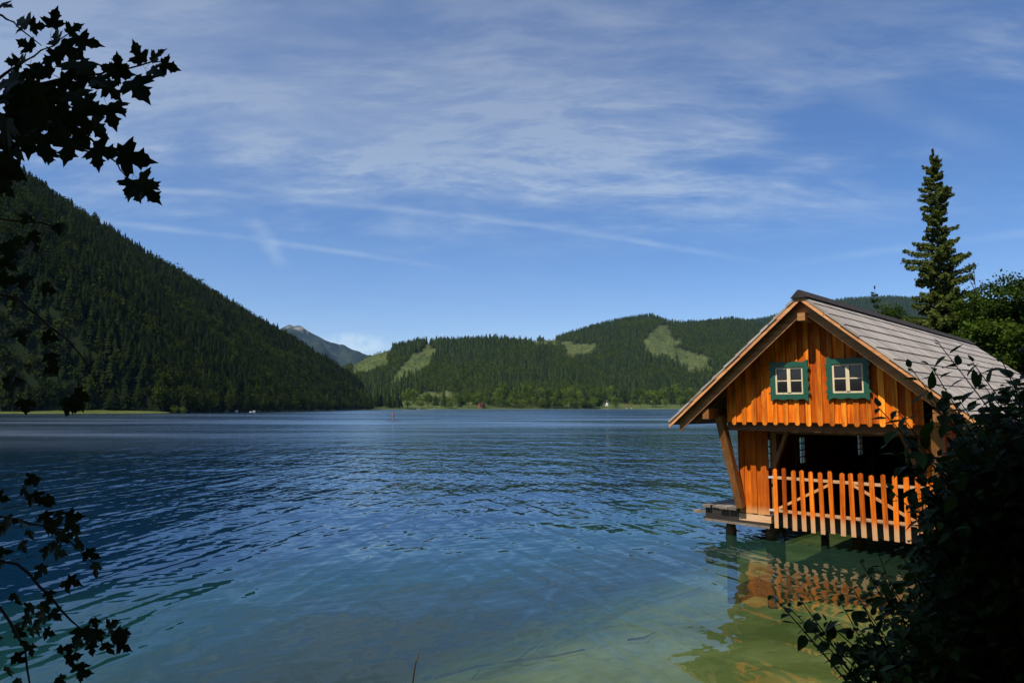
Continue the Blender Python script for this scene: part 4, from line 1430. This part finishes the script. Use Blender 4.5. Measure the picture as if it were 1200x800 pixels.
# person standing on a paddle board
p = at(461, 493, 135)
sup = empty('paddle_board', (p.x, p.y, 0), 2.75)
put(sup, 'dark paddle board carrying a standing person far out on the lake', 'board')
ol = [(1.6 * math.cos(a) * (1 if math.cos(a) > 0 else 0.95), 0.38 * math.sin(a) * (1 - 0.25 * max(math.cos(a), 0))) for a in np.linspace(0, 2 * math.pi, 24, endpoint=False)]
MB().add([(x, y, 0.0) for x, y in ol] + [(x, y, 0.13) for x, y in ol], [tuple(range(23, -1, -1)), tuple(range(24, 48))] + [(i, (i + 1) % 24, (i + 1) % 24 + 24, i + 24) for i in range(24)]).build('deck', BOARD, sup)
MB().box(-1.5, -1.3, -0.01, 0.01, -0.2, 0.0).build('fin', BOARD, sup)

joints = {'pelvis': ((0, 0, 0.96), .15), 'belly': ((0.02, 0, 1.14), .135), 'chest': ((0.04, 0, 1.34), .155), 'neck': ((0.05, 0, 1.50), .06), 'head': ((0.07, 0, 1.62), .095), 'crown': ((0.06, 0, 1.72), .075),
          'nose': ((0.165, 0, 1.61), .02),
          'hl': ((0, .10, .90), .10), 'kl': ((0.06, .13, .50), .06), 'al': ((0.0, .15, .10), .04), 'tl': ((0.15, .16, .035), .035),
          'hr': ((0, -.10, .90), .10), 'kr': ((0.06, -.13, .50), .06), 'ar': ((0.0, -.15, .10), .04), 'tr': ((0.15, -.16, .035), .035),
          'sl': ((0.04, .19, 1.42), .06), 'el': ((0.22, .24, 1.22), .045), 'wl': ((0.36, .10, 1.36), .03), 'fl': ((0.40, .02, 1.40), .028),
          'sr': ((0.04, -.19, 1.42), .06), 'er': ((0.16, -.27, 1.14), .045), 'wr': ((0.34, -.16, 0.98), .03), 'fr': ((0.40, -.10, 0.96), .028)}
bones = [('pelvis', 'belly'), ('belly', 'chest'), ('chest', 'neck'), ('neck', 'head'), ('head', 'crown'), ('head', 'nose'), ('pelvis', 'hl'), ('hl', 'kl'), ('kl', 'al'), ('al', 'tl'), ('pelvis', 'hr'), ('hr', 'kr'), ('kr', 'ar'), ('ar', 'tr'),
         ('chest', 'sl'), ('sl', 'el'), ('el', 'wl'), ('wl', 'fl'), ('chest', 'sr'), ('sr', 'er'), ('er', 'wr'), ('wr', 'fr')]
nm = list(joints)
me = bpy.data.meshes.new('person')
me.from_pydata([joints[k][0] for k in nm], [(nm.index(a), nm.index(b)) for a, b in bones], [])
person = link('person', me, None, SKIN)
md = person.modifiers.new('skin', 'SKIN')
for i, k in enumerate(nm):
    me.skin_vertices[0].data[i].radius = (joints[k][1],) * 2
me.skin_vertices[0].data[0].use_root = True
md.use_smooth_shade = True
sb = person.modifiers.new('smooth', 'SUBSURF')
sb.levels = sb.render_levels = 2
person.location = (p.x, p.y, 0.125)
person.rotation_euler = (0, 0, 2.75)
put(person, 'person in dark shorts standing on the paddle board and holding a paddle', 'person')
MB().tube([(0, 0, 1.02), (0, 0, 0.9), (0.01, 0, 0.8)], [0.175, 0.19, 0.17], 12).build('shorts', SHORTS, person, True)
MB().tube([(0.03, 0, 1.66), (0.05, 0, 1.75), (0.05, 0, 1.79)], [0.11, 0.10, 0.03], 10).build('hair', HAIR, person, True)
pd = empty('paddle', (p.x, p.y, 0.125), 2.75)
put(pd, 'thin paddle held upright by the person on the paddle board', 'paddle')
MB().tube([(0.41, 0.05, 1.62), (0.41, -0.30, -0.05)], 0.016, 6).build('shaft', BOARD, pd)
MB().beam((0.41, -0.30, -0.02), (0.41, -0.40, -0.42), 0.20, 0.015, (1, 0, 0)).build('blade', BOARD, pd)
MB().beam((0.41, -0.02, 1.62), (0.41, 0.10, 1.62), 0.03, 0.03).build('grip', BOARD, pd)

# ------------------------------------------------------------------ maple on the left
def maple_leaf_mesh(seed):
    """five-lobed toothed blade on a thin stalk; stalk end at the origin, blade along +y, faces +z"""
    r = np.random.default_rng(seed)
    half = [(0.0, -0.02), (0.16, -0.10), (0.30, -0.06), (0.27, 0.03), (0.37, 0.09), (0.47, 0.17), (0.60, 0.30), (0.46, 0.30), (0.44, 0.39), (0.33, 0.35), (0.17, 0.33),
            (0.21, 0.46), (0.33, 0.57), (0.21, 0.60), (0.19, 0.72), (0.09, 0.78), (0.0, 1.0)]
    left = [(-x * r.uniform(.88, 1.1), y + r.normal(0, 0.012)) for x, y in half[1:-1]][::-1]
    right = [(x * r.uniform(.88, 1.1), y + r.normal(0, 0.012)) for x, y in half[:-1]]
    pts = right + [half[-1]] + left
    st = 0.40
    fold, curl = r.uniform(0.05, 0.35), r.uniform(-0.1, 0.45)
    z = lambda x, y: abs(x) * fold - curl * y * y * 0.5 - 0.35 * x * x * abs(curl)
    b = MB()
    vs = [(0.0, st + 0.30, z(0, 0.30))] + [(x, st + y, z(x, y)) for x, y in pts]
    n = len(pts)
    b.add(vs, [(0, 1 + i, 1 + (i + 1) % n) for i in range(n)])
    b.tube([(0, 0, 0.02), (0.01, st * 0.5, 0.05), (0, st, 0)], [0.010, 0.008, 0.009], 3)
    me = b.mesh('leaf')
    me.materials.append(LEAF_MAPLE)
    return me


MAPLE = [maple_leaf_mesh(i) for i in range(6)]
Z3 = 240 / 738.0                     # photo pixels per pixel of the close-up the upper twigs were read from
MTRUNK = Vector((-5.2, 1.2, 0))
maple = empty('maple_tree', (MTRUNK.x, MTRUNK.y, gz(MTRUNK.x, MTRUNK.y) - 0.1))
put(maple, 'dark maple whose leafy branches hang in from the left edge', 'tree')
MI = Matrix.Translation(-maple.location)


def maple_leaf(px_, py_, depth, size_px, ang, toward):
    """leaf blade centred on the photo direction; ang = direction of its tip in the picture (0 right, 90 down)"""
    c = at(px_, py_, depth)
    s = size_px / F * depth * 0.95
    a = math.radians(ang)
    tip = Vector((math.cos(a), rnd.uniform(-.45, .45), -math.sin(a))).normalized()
    nrm = Vector((rnd.uniform(-.5, .5), -1, rnd.uniform(-.6, .5)))
    nrm = (nrm - tip * nrm.dot(tip)).normalized()
    side = tip.cross(nrm)
    M = Matrix((side, tip, nrm)).transposed().to_4x4()
    base = c - tip * (s * 0.80)
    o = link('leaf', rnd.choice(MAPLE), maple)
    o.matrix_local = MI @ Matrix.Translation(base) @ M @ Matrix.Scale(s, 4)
    return base


def twig(points, r0=0.006, r1=0.002, name='twig'):
    pts = [maple_pt(*q) for q in points]
    n = len(pts)
    fine = []
    for i in range(n - 1):
        for k in range(3):
            u = k / 3
            fine.append(pts[i].lerp(pts[i + 1], u) + Vector((rnd.uniform(-1, 1), rnd.uniform(-1, 1), rnd.uniform(-1, 1))) * 0.006)
    fine.append(pts[-1])
    rr = np.linspace(r0, r1, len(fine))
    b = MB().tube([q - maple.location for q in fine], list(rr), 5)
    return b.build(name, TWIG, maple, True)


def maple_pt(x, y, d):
    return at(x, y, d)


UP = [(20, 20, 60, 10), (80, 80, 85, 200), (135, 95, 60, -10), (195, 65, 80, -80), (270, 105, 65, -30), (320, 155, 85, 10), (205, 135, 75, -100), (255, 185, 110, 40), (90, 160, 70, -150), (80, 210, 50, -120), (45, 225, 60, -170),
      (185, 215, 70, 150), (145, 250, 85, -170), (290, 260, 120, 60), (330, 290, 90, 30), (385, 250, 60, -160), (425, 225, 65, -80), (440, 265, 80, 20), (500, 320, 125, 55), (495, 190, 85, -120), (570, 200, 70, -40), (610, 240, 70, 10),
      (560, 260, 75, 30), (410, 330, 80, 60), (430, 390, 70, 40), (400, 420, 90, 70), (60, 300, 100, 180), (110, 290, 90, 90), (40, 350, 120, 170), (140, 350, 110, 60), (200, 330, 80, 20), (230, 370, 90, 100), (280, 360, 100, 60),
      (330, 380, 90, 40), (300, 430, 100, 80), (350, 460, 100, 50), (230, 430, 90, 120), (150, 430, 100, 90), (80, 420, 110, 120), (20, 430, 100, 170), (40, 500, 110, 100), (100, 510, 110, 90), (160, 530, 110, 80), (180, 570, 60, 90),
      (230, 500, 80, 80), (250, 545, 110, 95), (300, 500, 80, 60), (350, 570, 90, 70), (380, 545, 100, 20), (490, 570, 120, 15), (530, 660, 90, 20), (545, 700, 90, 50), (470, 680, 80, 100), (500, 700, 80, 60), (30, 560, 120, 120),
      (10, 620, 130, 120), (20, 300, 110, 160), (70, 360, 110, 100), (110, 380, 110, 60), (180, 390, 110, 80), (260, 310, 100, 30), (370, 300, 80, 20), (20, 480, 120, 110), (190, 460, 100, 70), (270, 470, 90, 50), (120, 460, 110, 130), (60, 460, 120, 90)]
for (x, y, s_, a_) in UP:
    maple_leaf(x * Z3, y * Z3, 2.75 + rnd.uniform(-.25, .3), s_ * Z3 * 1.14, a_ + rnd.uniform(-12, 12), None)
zt = lambda L: [(x * Z3, y * Z3, 2.8) for x, y in L]
twig(zt([(-300, -60), (0, 55), (65, 95), (150, 165)]), 0.007, 0.002)
twig(zt([(-250, 430), (0, 280), (60, 240), (150, 185), (250, 120)]), 0.008, 0.002)
twig(zt([(-300, 520), (-60, 380), (80, 310), (200, 290), (330, 270), (430, 250), (560, 225), (610, 228)]), 0.010, 0.002)
twig(zt([(-300, 480), (100, 400), (230, 445), (330, 500), (420, 590), (470, 650)]), 0.010, 0.002)
twig(zt([(-200, 560), (60, 470), (200, 500), (300, 540), (400, 560), (500, 575)]), 0.008, 0.0015)
twig(zt([(330, 270), (420, 330), (430, 400)]), 0.004, 0.0015)


def in_px(poly, x, y):
    return bool(in_poly(np.array([float(x)]), np.array([float(y)]), poly)[0])


def scatter(poly, n, d0, d1, s0, s1):
    xs_, ys_ = [p[0] for p in poly], [p[1] for p in poly]
    k = 0
    while k < n:
        x, y = rnd.uniform(min(xs_), max(xs_)), rnd.uniform(min(ys_), max(ys_))
        if in_px(poly, x, y):
            maple_leaf(x, y, rnd.uniform(d0, d1), rnd.uniform(s0, s1), rnd.gauss(75, 40), None)
            k += 1


scatter([(-60, 190), (30, 195), (45, 235), (75, 262), (50, 300), (60, 350), (75, 420), (118, 462), (90, 480), (20, 478), (-60, 440)], 66, 2.6, 3.6, 16, 25)
twig([(-90, 260, 2.8), (0, 258, 2.8), (50, 262, 2.8), (80, 270, 2.8)], 0.006, 0.002)
twig([(-90, 330, 2.8), (20, 350, 2.8), (80, 400, 2.8), (120, 455, 2.8)], 0.008, 0.002)
LOW = [(-60, 575), (40, 560), (85, 570), (100, 610), (122, 650), (118, 680), (100, 692), (60, 690), (90, 722), (150, 735), (152, 758), (115, 768), (95, 795), (60, 830), (-60, 830)]
scatter(LOW, 124, 2.6, 3.3, 14, 21)
for x, y, a_ in [(140, 745, 0), (132, 732, -40), (146, 757, 30), (128, 760, 70), (95, 785, 80), (112, 668, 90), (108, 650, 40), (88, 605, 0)]:
    maple_leaf(x, y, 2.9, 21, a_, None)
twig([(-90, 690, 2.9), (0, 710, 2.9), (30, 760, 2.9), (38, 830, 2.9)], 0.008, 0.003)
twig([(-90, 640, 2.9), (20, 660, 2.9), (60, 700, 2.9), (100, 740, 2.9), (140, 745, 2.9)], 0.008, 0.002)
twig([(-90, 590, 2.9), (20, 610, 2.9), (70, 620, 2.9), (110, 660, 2.9)], 0.007, 0.002)
# trunk, limbs and the crown overhead (out of frame, shades the bank)
mz = maple.location
MB().tube([(0, 0, 0), (0.15, -0.2, 3.0), (0.4, -0.5, 6.5), (0.9, -1.0, 10.5)], [0.26, 0.20, 0.14, 0.05], 10).build('trunk', BARK, maple, True)
lm = MB()
for e in [at(-90, 260, 2.8), at(-90, 330, 2.8), at(-90, 690, 2.9), at(-90, 640, 2.9), at(-90, 590, 2.9), at(-98, 170, 2.8), at(-98, -20, 2.8), at(-82, 140, 2.8)]:
    q = e - mz
    lm.tube([(0.1, -0.1, max(q.z - 0.5, 0.6)), (q.x * 0.5, q.y * 0.5, q.z + 0.1), tuple(q)], [0.05, 0.03, 0.009], 6)
lm.build('limb', BARK, maple, True)


def shade_crown(parent, lobes, seed, n_per, leaf):
    r = np.random.default_rng(seed)
    vs, fs = leaf_crown(r, lobes, n_per, leaf)
    o = link('crown', fast_mesh('crown', vs, fs), parent, LEAF_MAPLE)
    put(o, None, None, None, 'stuff')


def lobes_in(c, rx, ry, rz, n, seed, rad):
    r = np.random.default_rng(seed)
    d = r.normal(0, 1, (n, 3))
    d = d / np.linalg.norm(d, axis=1)[:, None] * (r.random(n) ** 0.4)[:, None]
    return [((c[0] + q[0] * rx, c[1] + q[1] * ry, c[2] + q[2] * rz), rad) for q in d]


shade_crown(maple, lobes_in((0.4, -1.6, 8.0), 2.3, 2.0, 1.9, 30, 5, 1.0), 51, 60, 0.26)
# second tree on the bank behind the viewer; its crown shades the shrub
tr2 = empty('maple_tree', (-0.6, -5.6, gz(-0.6, -5.6) - 0.1))
put(tr2, 'tall shade tree on the bank behind the viewer', 'tree')
MB().tube([(0, 0, 0), (0.1, 0.6, 3.0), (0.0, 2.4, 6.2), (0.2, 4.2, 9.0)], [0.30, 0.22, 0.15, 0.05], 10).build('trunk', BARK, tr2, True)
shade_crown(tr2, lobes_in((0.1, 4.1, 7.8), 2.9, 2.3, 2.0, 34, 6, 1.1), 52, 50, 0.26)
for k, (x, y, hh_, ww_, lb_) in enumerate([(-24, -8, 15, 9, 'unseen tree added to block sky light behind the viewer, furthest left'), (-16, -13, 17, 10, 'unseen tree added to block sky light behind the viewer, second from the left'),
                                            (-7, -14, 18, 10, 'unseen tree added to block sky light behind the viewer, left of the path'), (2, -13, 17, 10, 'unseen tree added to block sky light straight behind the viewer'),
                                            (10, -11, 16, 10, 'unseen tree added to block sky light behind the viewer, right of the path'), (17, -5, 15, 9, 'unseen tree added to block sky light right of the viewer'),
                                            (20, 4, 13, 8, 'unseen tree added to block sky light right of the shrubs')]):
    broad_tree('broadleaf_tree', (x, y, gz(x, y) - 0.1), hh_, ww_, 100 + k, lb_, leaf=0.55, n_per=46, low=0.06, nl=18)  # added trees out of view, sized to cut sky light on hut and shrubs

# ------------------------------------------------------------------ shrubs on the right
def shrub_leaf_mesh(seed):
    r = np.random.default_rng(seed)
    b = MB()
    ys_ = np.array([0.0, 0.14, 0.34, 0.56, 0.78, 1.0])
    ws_ = np.array([0.02, 0.19, 0.27, 0.24, 0.13, 0.0]) * r.uniform(0.85, 1.2)
    curl, fold = r.uniform(0.05, 0.35), r.uniform(0.05, 0.3)
    st = 0.14
    vs, fs = [], []
    for y, w_ in zip(ys_, ws_):
        z = -curl * y * y
        vs += [(-w_, st + y, z + fold * w_), (0, st + y, z), (w_, st + y, z + fold * w_)]
    for i in range(5):
        a = i * 3
        fs += [(a, a + 1, a + 4, a + 3), (a + 1, a + 2, a + 5, a + 4)]
    b.add(vs, fs)
    b.add([(-0.012, 0, 0), (0.012, 0, 0), (0.012, st, 0), (-0.012, st, 0)], [(0, 1, 2, 3)])
    me = b.mesh('leaf')
    me.materials.append(LEAF_SHRUB)
    return me


SLEAF = [shrub_leaf_mesh(i) for i in range(5)]
SL_V, SL_F = [], []
for me_ in SLEAF:
    v_ = np.empty(len(me_.vertices) * 3, np.float32)
    me_.vertices.foreach_get('co', v_)
    SL_V.append(v_.reshape(-1, 3))
    SL_F.append(np.array([list(p_.vertices) for p_ in me_.polygons]))


def shrub(name, base, label, tips, parts_max):
    """stems rise from the base to each tip and carry opposite pairs of leaves; the leaves
    nearest the viewer are objects of their own, the rest are one mass"""
    root = empty(name, base)
    put(root, label, 'shrub')
    bv = Vector(base)
    stems = MB()
    leaves = []
    for (tip, leafy, lsize, front) in tips:
        tip = Vector(tip)
        st = bv + Vector((rnd.uniform(-.25, .25), rnd.uniform(-.25, .25), 0))
        mid = st.lerp(tip, 0.5) + Vector((rnd.uniform(-.12, .12), rnd.uniform(-.12, .12), 0.22))
        pts = []
        for k in range(13):
            u = k / 12
            pts.append(st * (1 - u) ** 2 + mid * 2 * u * (1 - u) + tip * u * u)
        stems.tube([q - bv for q in pts], list(np.linspace(0.009, 0.0018, 13)), 4)
        L = sum((pts[i + 1] - pts[i]).length for i in range(12))
        # leaf pairs along the last stretch
        n = max(2, int(leafy / 0.055))
        for k in range(n):
            u = 1 - (k * 0.055) / L
            if u < 0.15:
                break
            i = min(int(u * 12), 11)
            q = pts[i].lerp(pts[i + 1], u * 12 - i)
            ax = (pts[i + 1] - pts[i]).normalized()
            sd = ax.orthogonal().normalized()
            sd = Matrix.Rotation(k * 1.57 + rnd.uniform(-.5, .5), 3, ax) @ sd
            for sg in (-1, 1):
                if rnd.random() < 0.08:
                    continue
                d = (sd * sg + ax * rnd.uniform(0.1, 0.7) + Vector((rnd.uniform(-.2, .2), rnd.uniform(-.2, .2), rnd.uniform(-.35, .15)))).normalized()
                nz = Vector((rnd.uniform(-.5, .5), rnd.uniform(-.6, .4), 1))
                nz = (nz - d * nz.dot(d)).normalized()
                s = lsize * rnd.uniform(0.7, 1.15) * min(1, 0.55 + 0.2 * k)
                M = Matrix((d.cross(nz), d, nz)).transposed().to_4x4()
                leaves.append((front, (q - Vector((0, 0, CAM_H))).length, Matrix.Translation(q - bv) @ M @ Matrix.Scale(s, 4)))
    leaves.sort(key=lambda e: (not e[0], e[1]))
    for k, e in enumerate(leaves[:parts_max]):
        o = link('leaf', SLEAF[k % 5], root)
        o.matrix_local = e[2]
    rest = leaves[parts_max:]
    if rest:
        Vs, Fs, o0 = [], [], 0
        for k, e in enumerate(rest):
            M = np.array(e[2])
            v_ = SL_V[k % 5] @ M[:3, :3].T + M[:3, 3]
            Vs.append(v_)
            Fs.append(SL_F[k % 5] + o0)
            o0 += len(v_)
        o = link('foliage', fast_mesh('foliage', np.concatenate(Vs), np.concatenate(Fs)), root, LEAF_SHRUB)
        put(o, None, None, None, 'stuff')
    stems.build('stems', TWIG, root)
    return len(leaves)


MASS = [(1215, 418), (1172, 455), (1150, 492), (1120, 512), (1100, 545), (1088, 590), (1062, 640), (1070, 690), (1050, 740), (1060, 815), (1230, 815)]
tips = []
for x, y, d_ in [(1100, 402, 2.3), (1092, 430, 2.3), (1068, 432, 2.25), (1140, 425, 2.4), (1172, 418, 2.4), (1150, 448, 2.4), (1050, 480, 2.25), (1030, 478, 2.2), (1062, 505, 2.3), (1090, 470, 2.3), (1108, 488, 2.4),
                 (1125, 470, 2.4), (1040, 520, 2.3), (1065, 545, 2.3), (1045, 575, 2.3), (1070, 590, 2.3), (1185, 440, 2.5), (1160, 470, 2.5), (1200, 410, 2.6)]:
    tips.append((tuple(at(x, y, d_)), 0.36, 0.068, True))
k = 0
while k < 700:
    x, y = rnd.uniform(1040, 1330), rnd.uniform(415, 830)
    if x > 1200 or in_px(MASS, x, y):
        if x > 1200 and y < 400 + (x - 1200) * 0.1:
            continue
        tips.append((tuple(at(x, y, rnd.uniform(2.2, 3.9))), rnd.uniform(0.4, 0.8), 0.072, False))
        k += 1
DENSE = [(1092, 520), (1150, 478), (1210, 432), (1210, 680), (1065, 680)]
k = 0
while k < 260:
    x, y = rnd.uniform(1060, 1210), rnd.uniform(430, 680)
    if in_px(DENSE, x, y):
        tips.append((tuple(at(x, y, rnd.uniform(2.3, 3.1))), rnd.uniform(0.3, 0.5), 0.085, False))
        k += 1
bx, by = 3.0, 2.75
n_a = shrub('shrub', (bx, by, gz(bx, by) - 0.05), 'tall dark leafy shrub in front of the boathouse at the right edge', tips, 240)
tips = []
for x, y, d_ in [(905, 697, 2.6), (940, 705, 2.6), (968, 728, 2.6), (925, 712, 2.65), (985, 705, 2.6), (1000, 690, 2.6), (1010, 660, 2.6), (985, 760, 2.5), (960, 742, 2.5), (1005, 735, 2.5), (1030, 650, 2.6), (1020, 700, 2.6)]:
    tips.append((tuple(at(x, y, d_)), 0.34, 0.062, True))
LOWP = [(1035, 640), (1010, 690), (1000, 740), (985, 780), (965, 830), (1240, 830), (1240, 640)]
k = 0
while k < 200:
    x, y = rnd.uniform(960, 1240), rnd.uniform(640, 830)
    if in_px(LOWP, x, y):
        tips.append((tuple(at(x, y, rnd.uniform(2.2, 3.2))), rnd.uniform(0.3, 0.6), 0.064, False))
        k += 1
bx, by = 2.05, 2.5
n_b = shrub('shrub', (bx, by, gz(bx, by) - 0.05), 'low dark shrub with sprigs reaching over the water at the bottom right', tips, 240)
print('shrub leaves', n_a, n_b)

# sunken branches and a reed stalk in the shallows
def sunk(pts, r0, label):
    q = []
    for x, y, up in pts:
        d = ray(x, y)
        tt = -CAM_H / d.z
        for _ in range(60):
            g_ = Vector((0, 0, CAM_H)) + d * tt
            if g_.z < gz(g_.x, g_.y) + 0.05:
                break
            tt *= 1.012
        q.append(g_)
    b = q[0]
    root = empty('sunken_branch', (b.x, b.y, gz(b.x, b.y)))
    put(root, label, 'branch')
    MB().tube([Vector((v_.x - b.x, v_.y - b.y, gz(v_.x, v_.y) - gz(b.x, b.y) + 0.06 + u_[2])) for v_, u_ in zip(q, pts)], list(np.linspace(r0, r0 * 0.4, len(q))), 6).build('stem', BARK, root, True)
    return root, b


rt, b_ = sunk([(508, 795, 0), (560, 781, 0.02), (605, 778, 0.05), (650, 772, 0.02), (685, 764, 0)], 0.03, 'dark sunken branch lying on the lake bed at the bottom')
sunk([(604, 779, 0.05), (625, 762, 0.05), (640, 748, 0.02)], 0.02, 'short sunken branch forking up from the longer one')
sunk([(735, 752, 0), (755, 750, 0.03), (768, 743, 0)], 0.02, 'small bent sunken twig right of the other branches')
d = ray(483, 798)
q = Vector((0, 0, CAM_H)) + d * (-CAM_H / d.z)
reed = empty('reed_stalk', (q.x, q.y, gz(q.x, q.y)))
put(reed, 'single thin dark stalk rising from the shallow water', 'stalk')
MB().tube([(0, 0, 0), (0.005, 0, -q.z - gz(q.x, q.y)), (0.03, 0.01, 0.18 - gz(q.x, q.y)), (0.085, 0.02, 0.32 - gz(q.x, q.y))], [0.010, 0.010, 0.008, 0.002], 5).build('stem', TWIG, reed, True)

# ------------------------------------------------------------------ air
m = bpy.data.materials.new('haze')
m.use_nodes = True
t = NT(m.node_tree)
pv = t.n('ShaderNodeVolumePrincipled', ins={'Color': (0.30, 0.56, 1.0), 'Density': 0.000024, 'Anisotropy': 0.0})
t.n('ShaderNodeOutputMaterial', ins={'Volume': pv})
hz = MB().box(-9200, 9200, -2700, 8700, -13.5, 900).build('haze', m)
put(hz, 'thin blue summer haze over the lake valley', None, None, 'stuff')
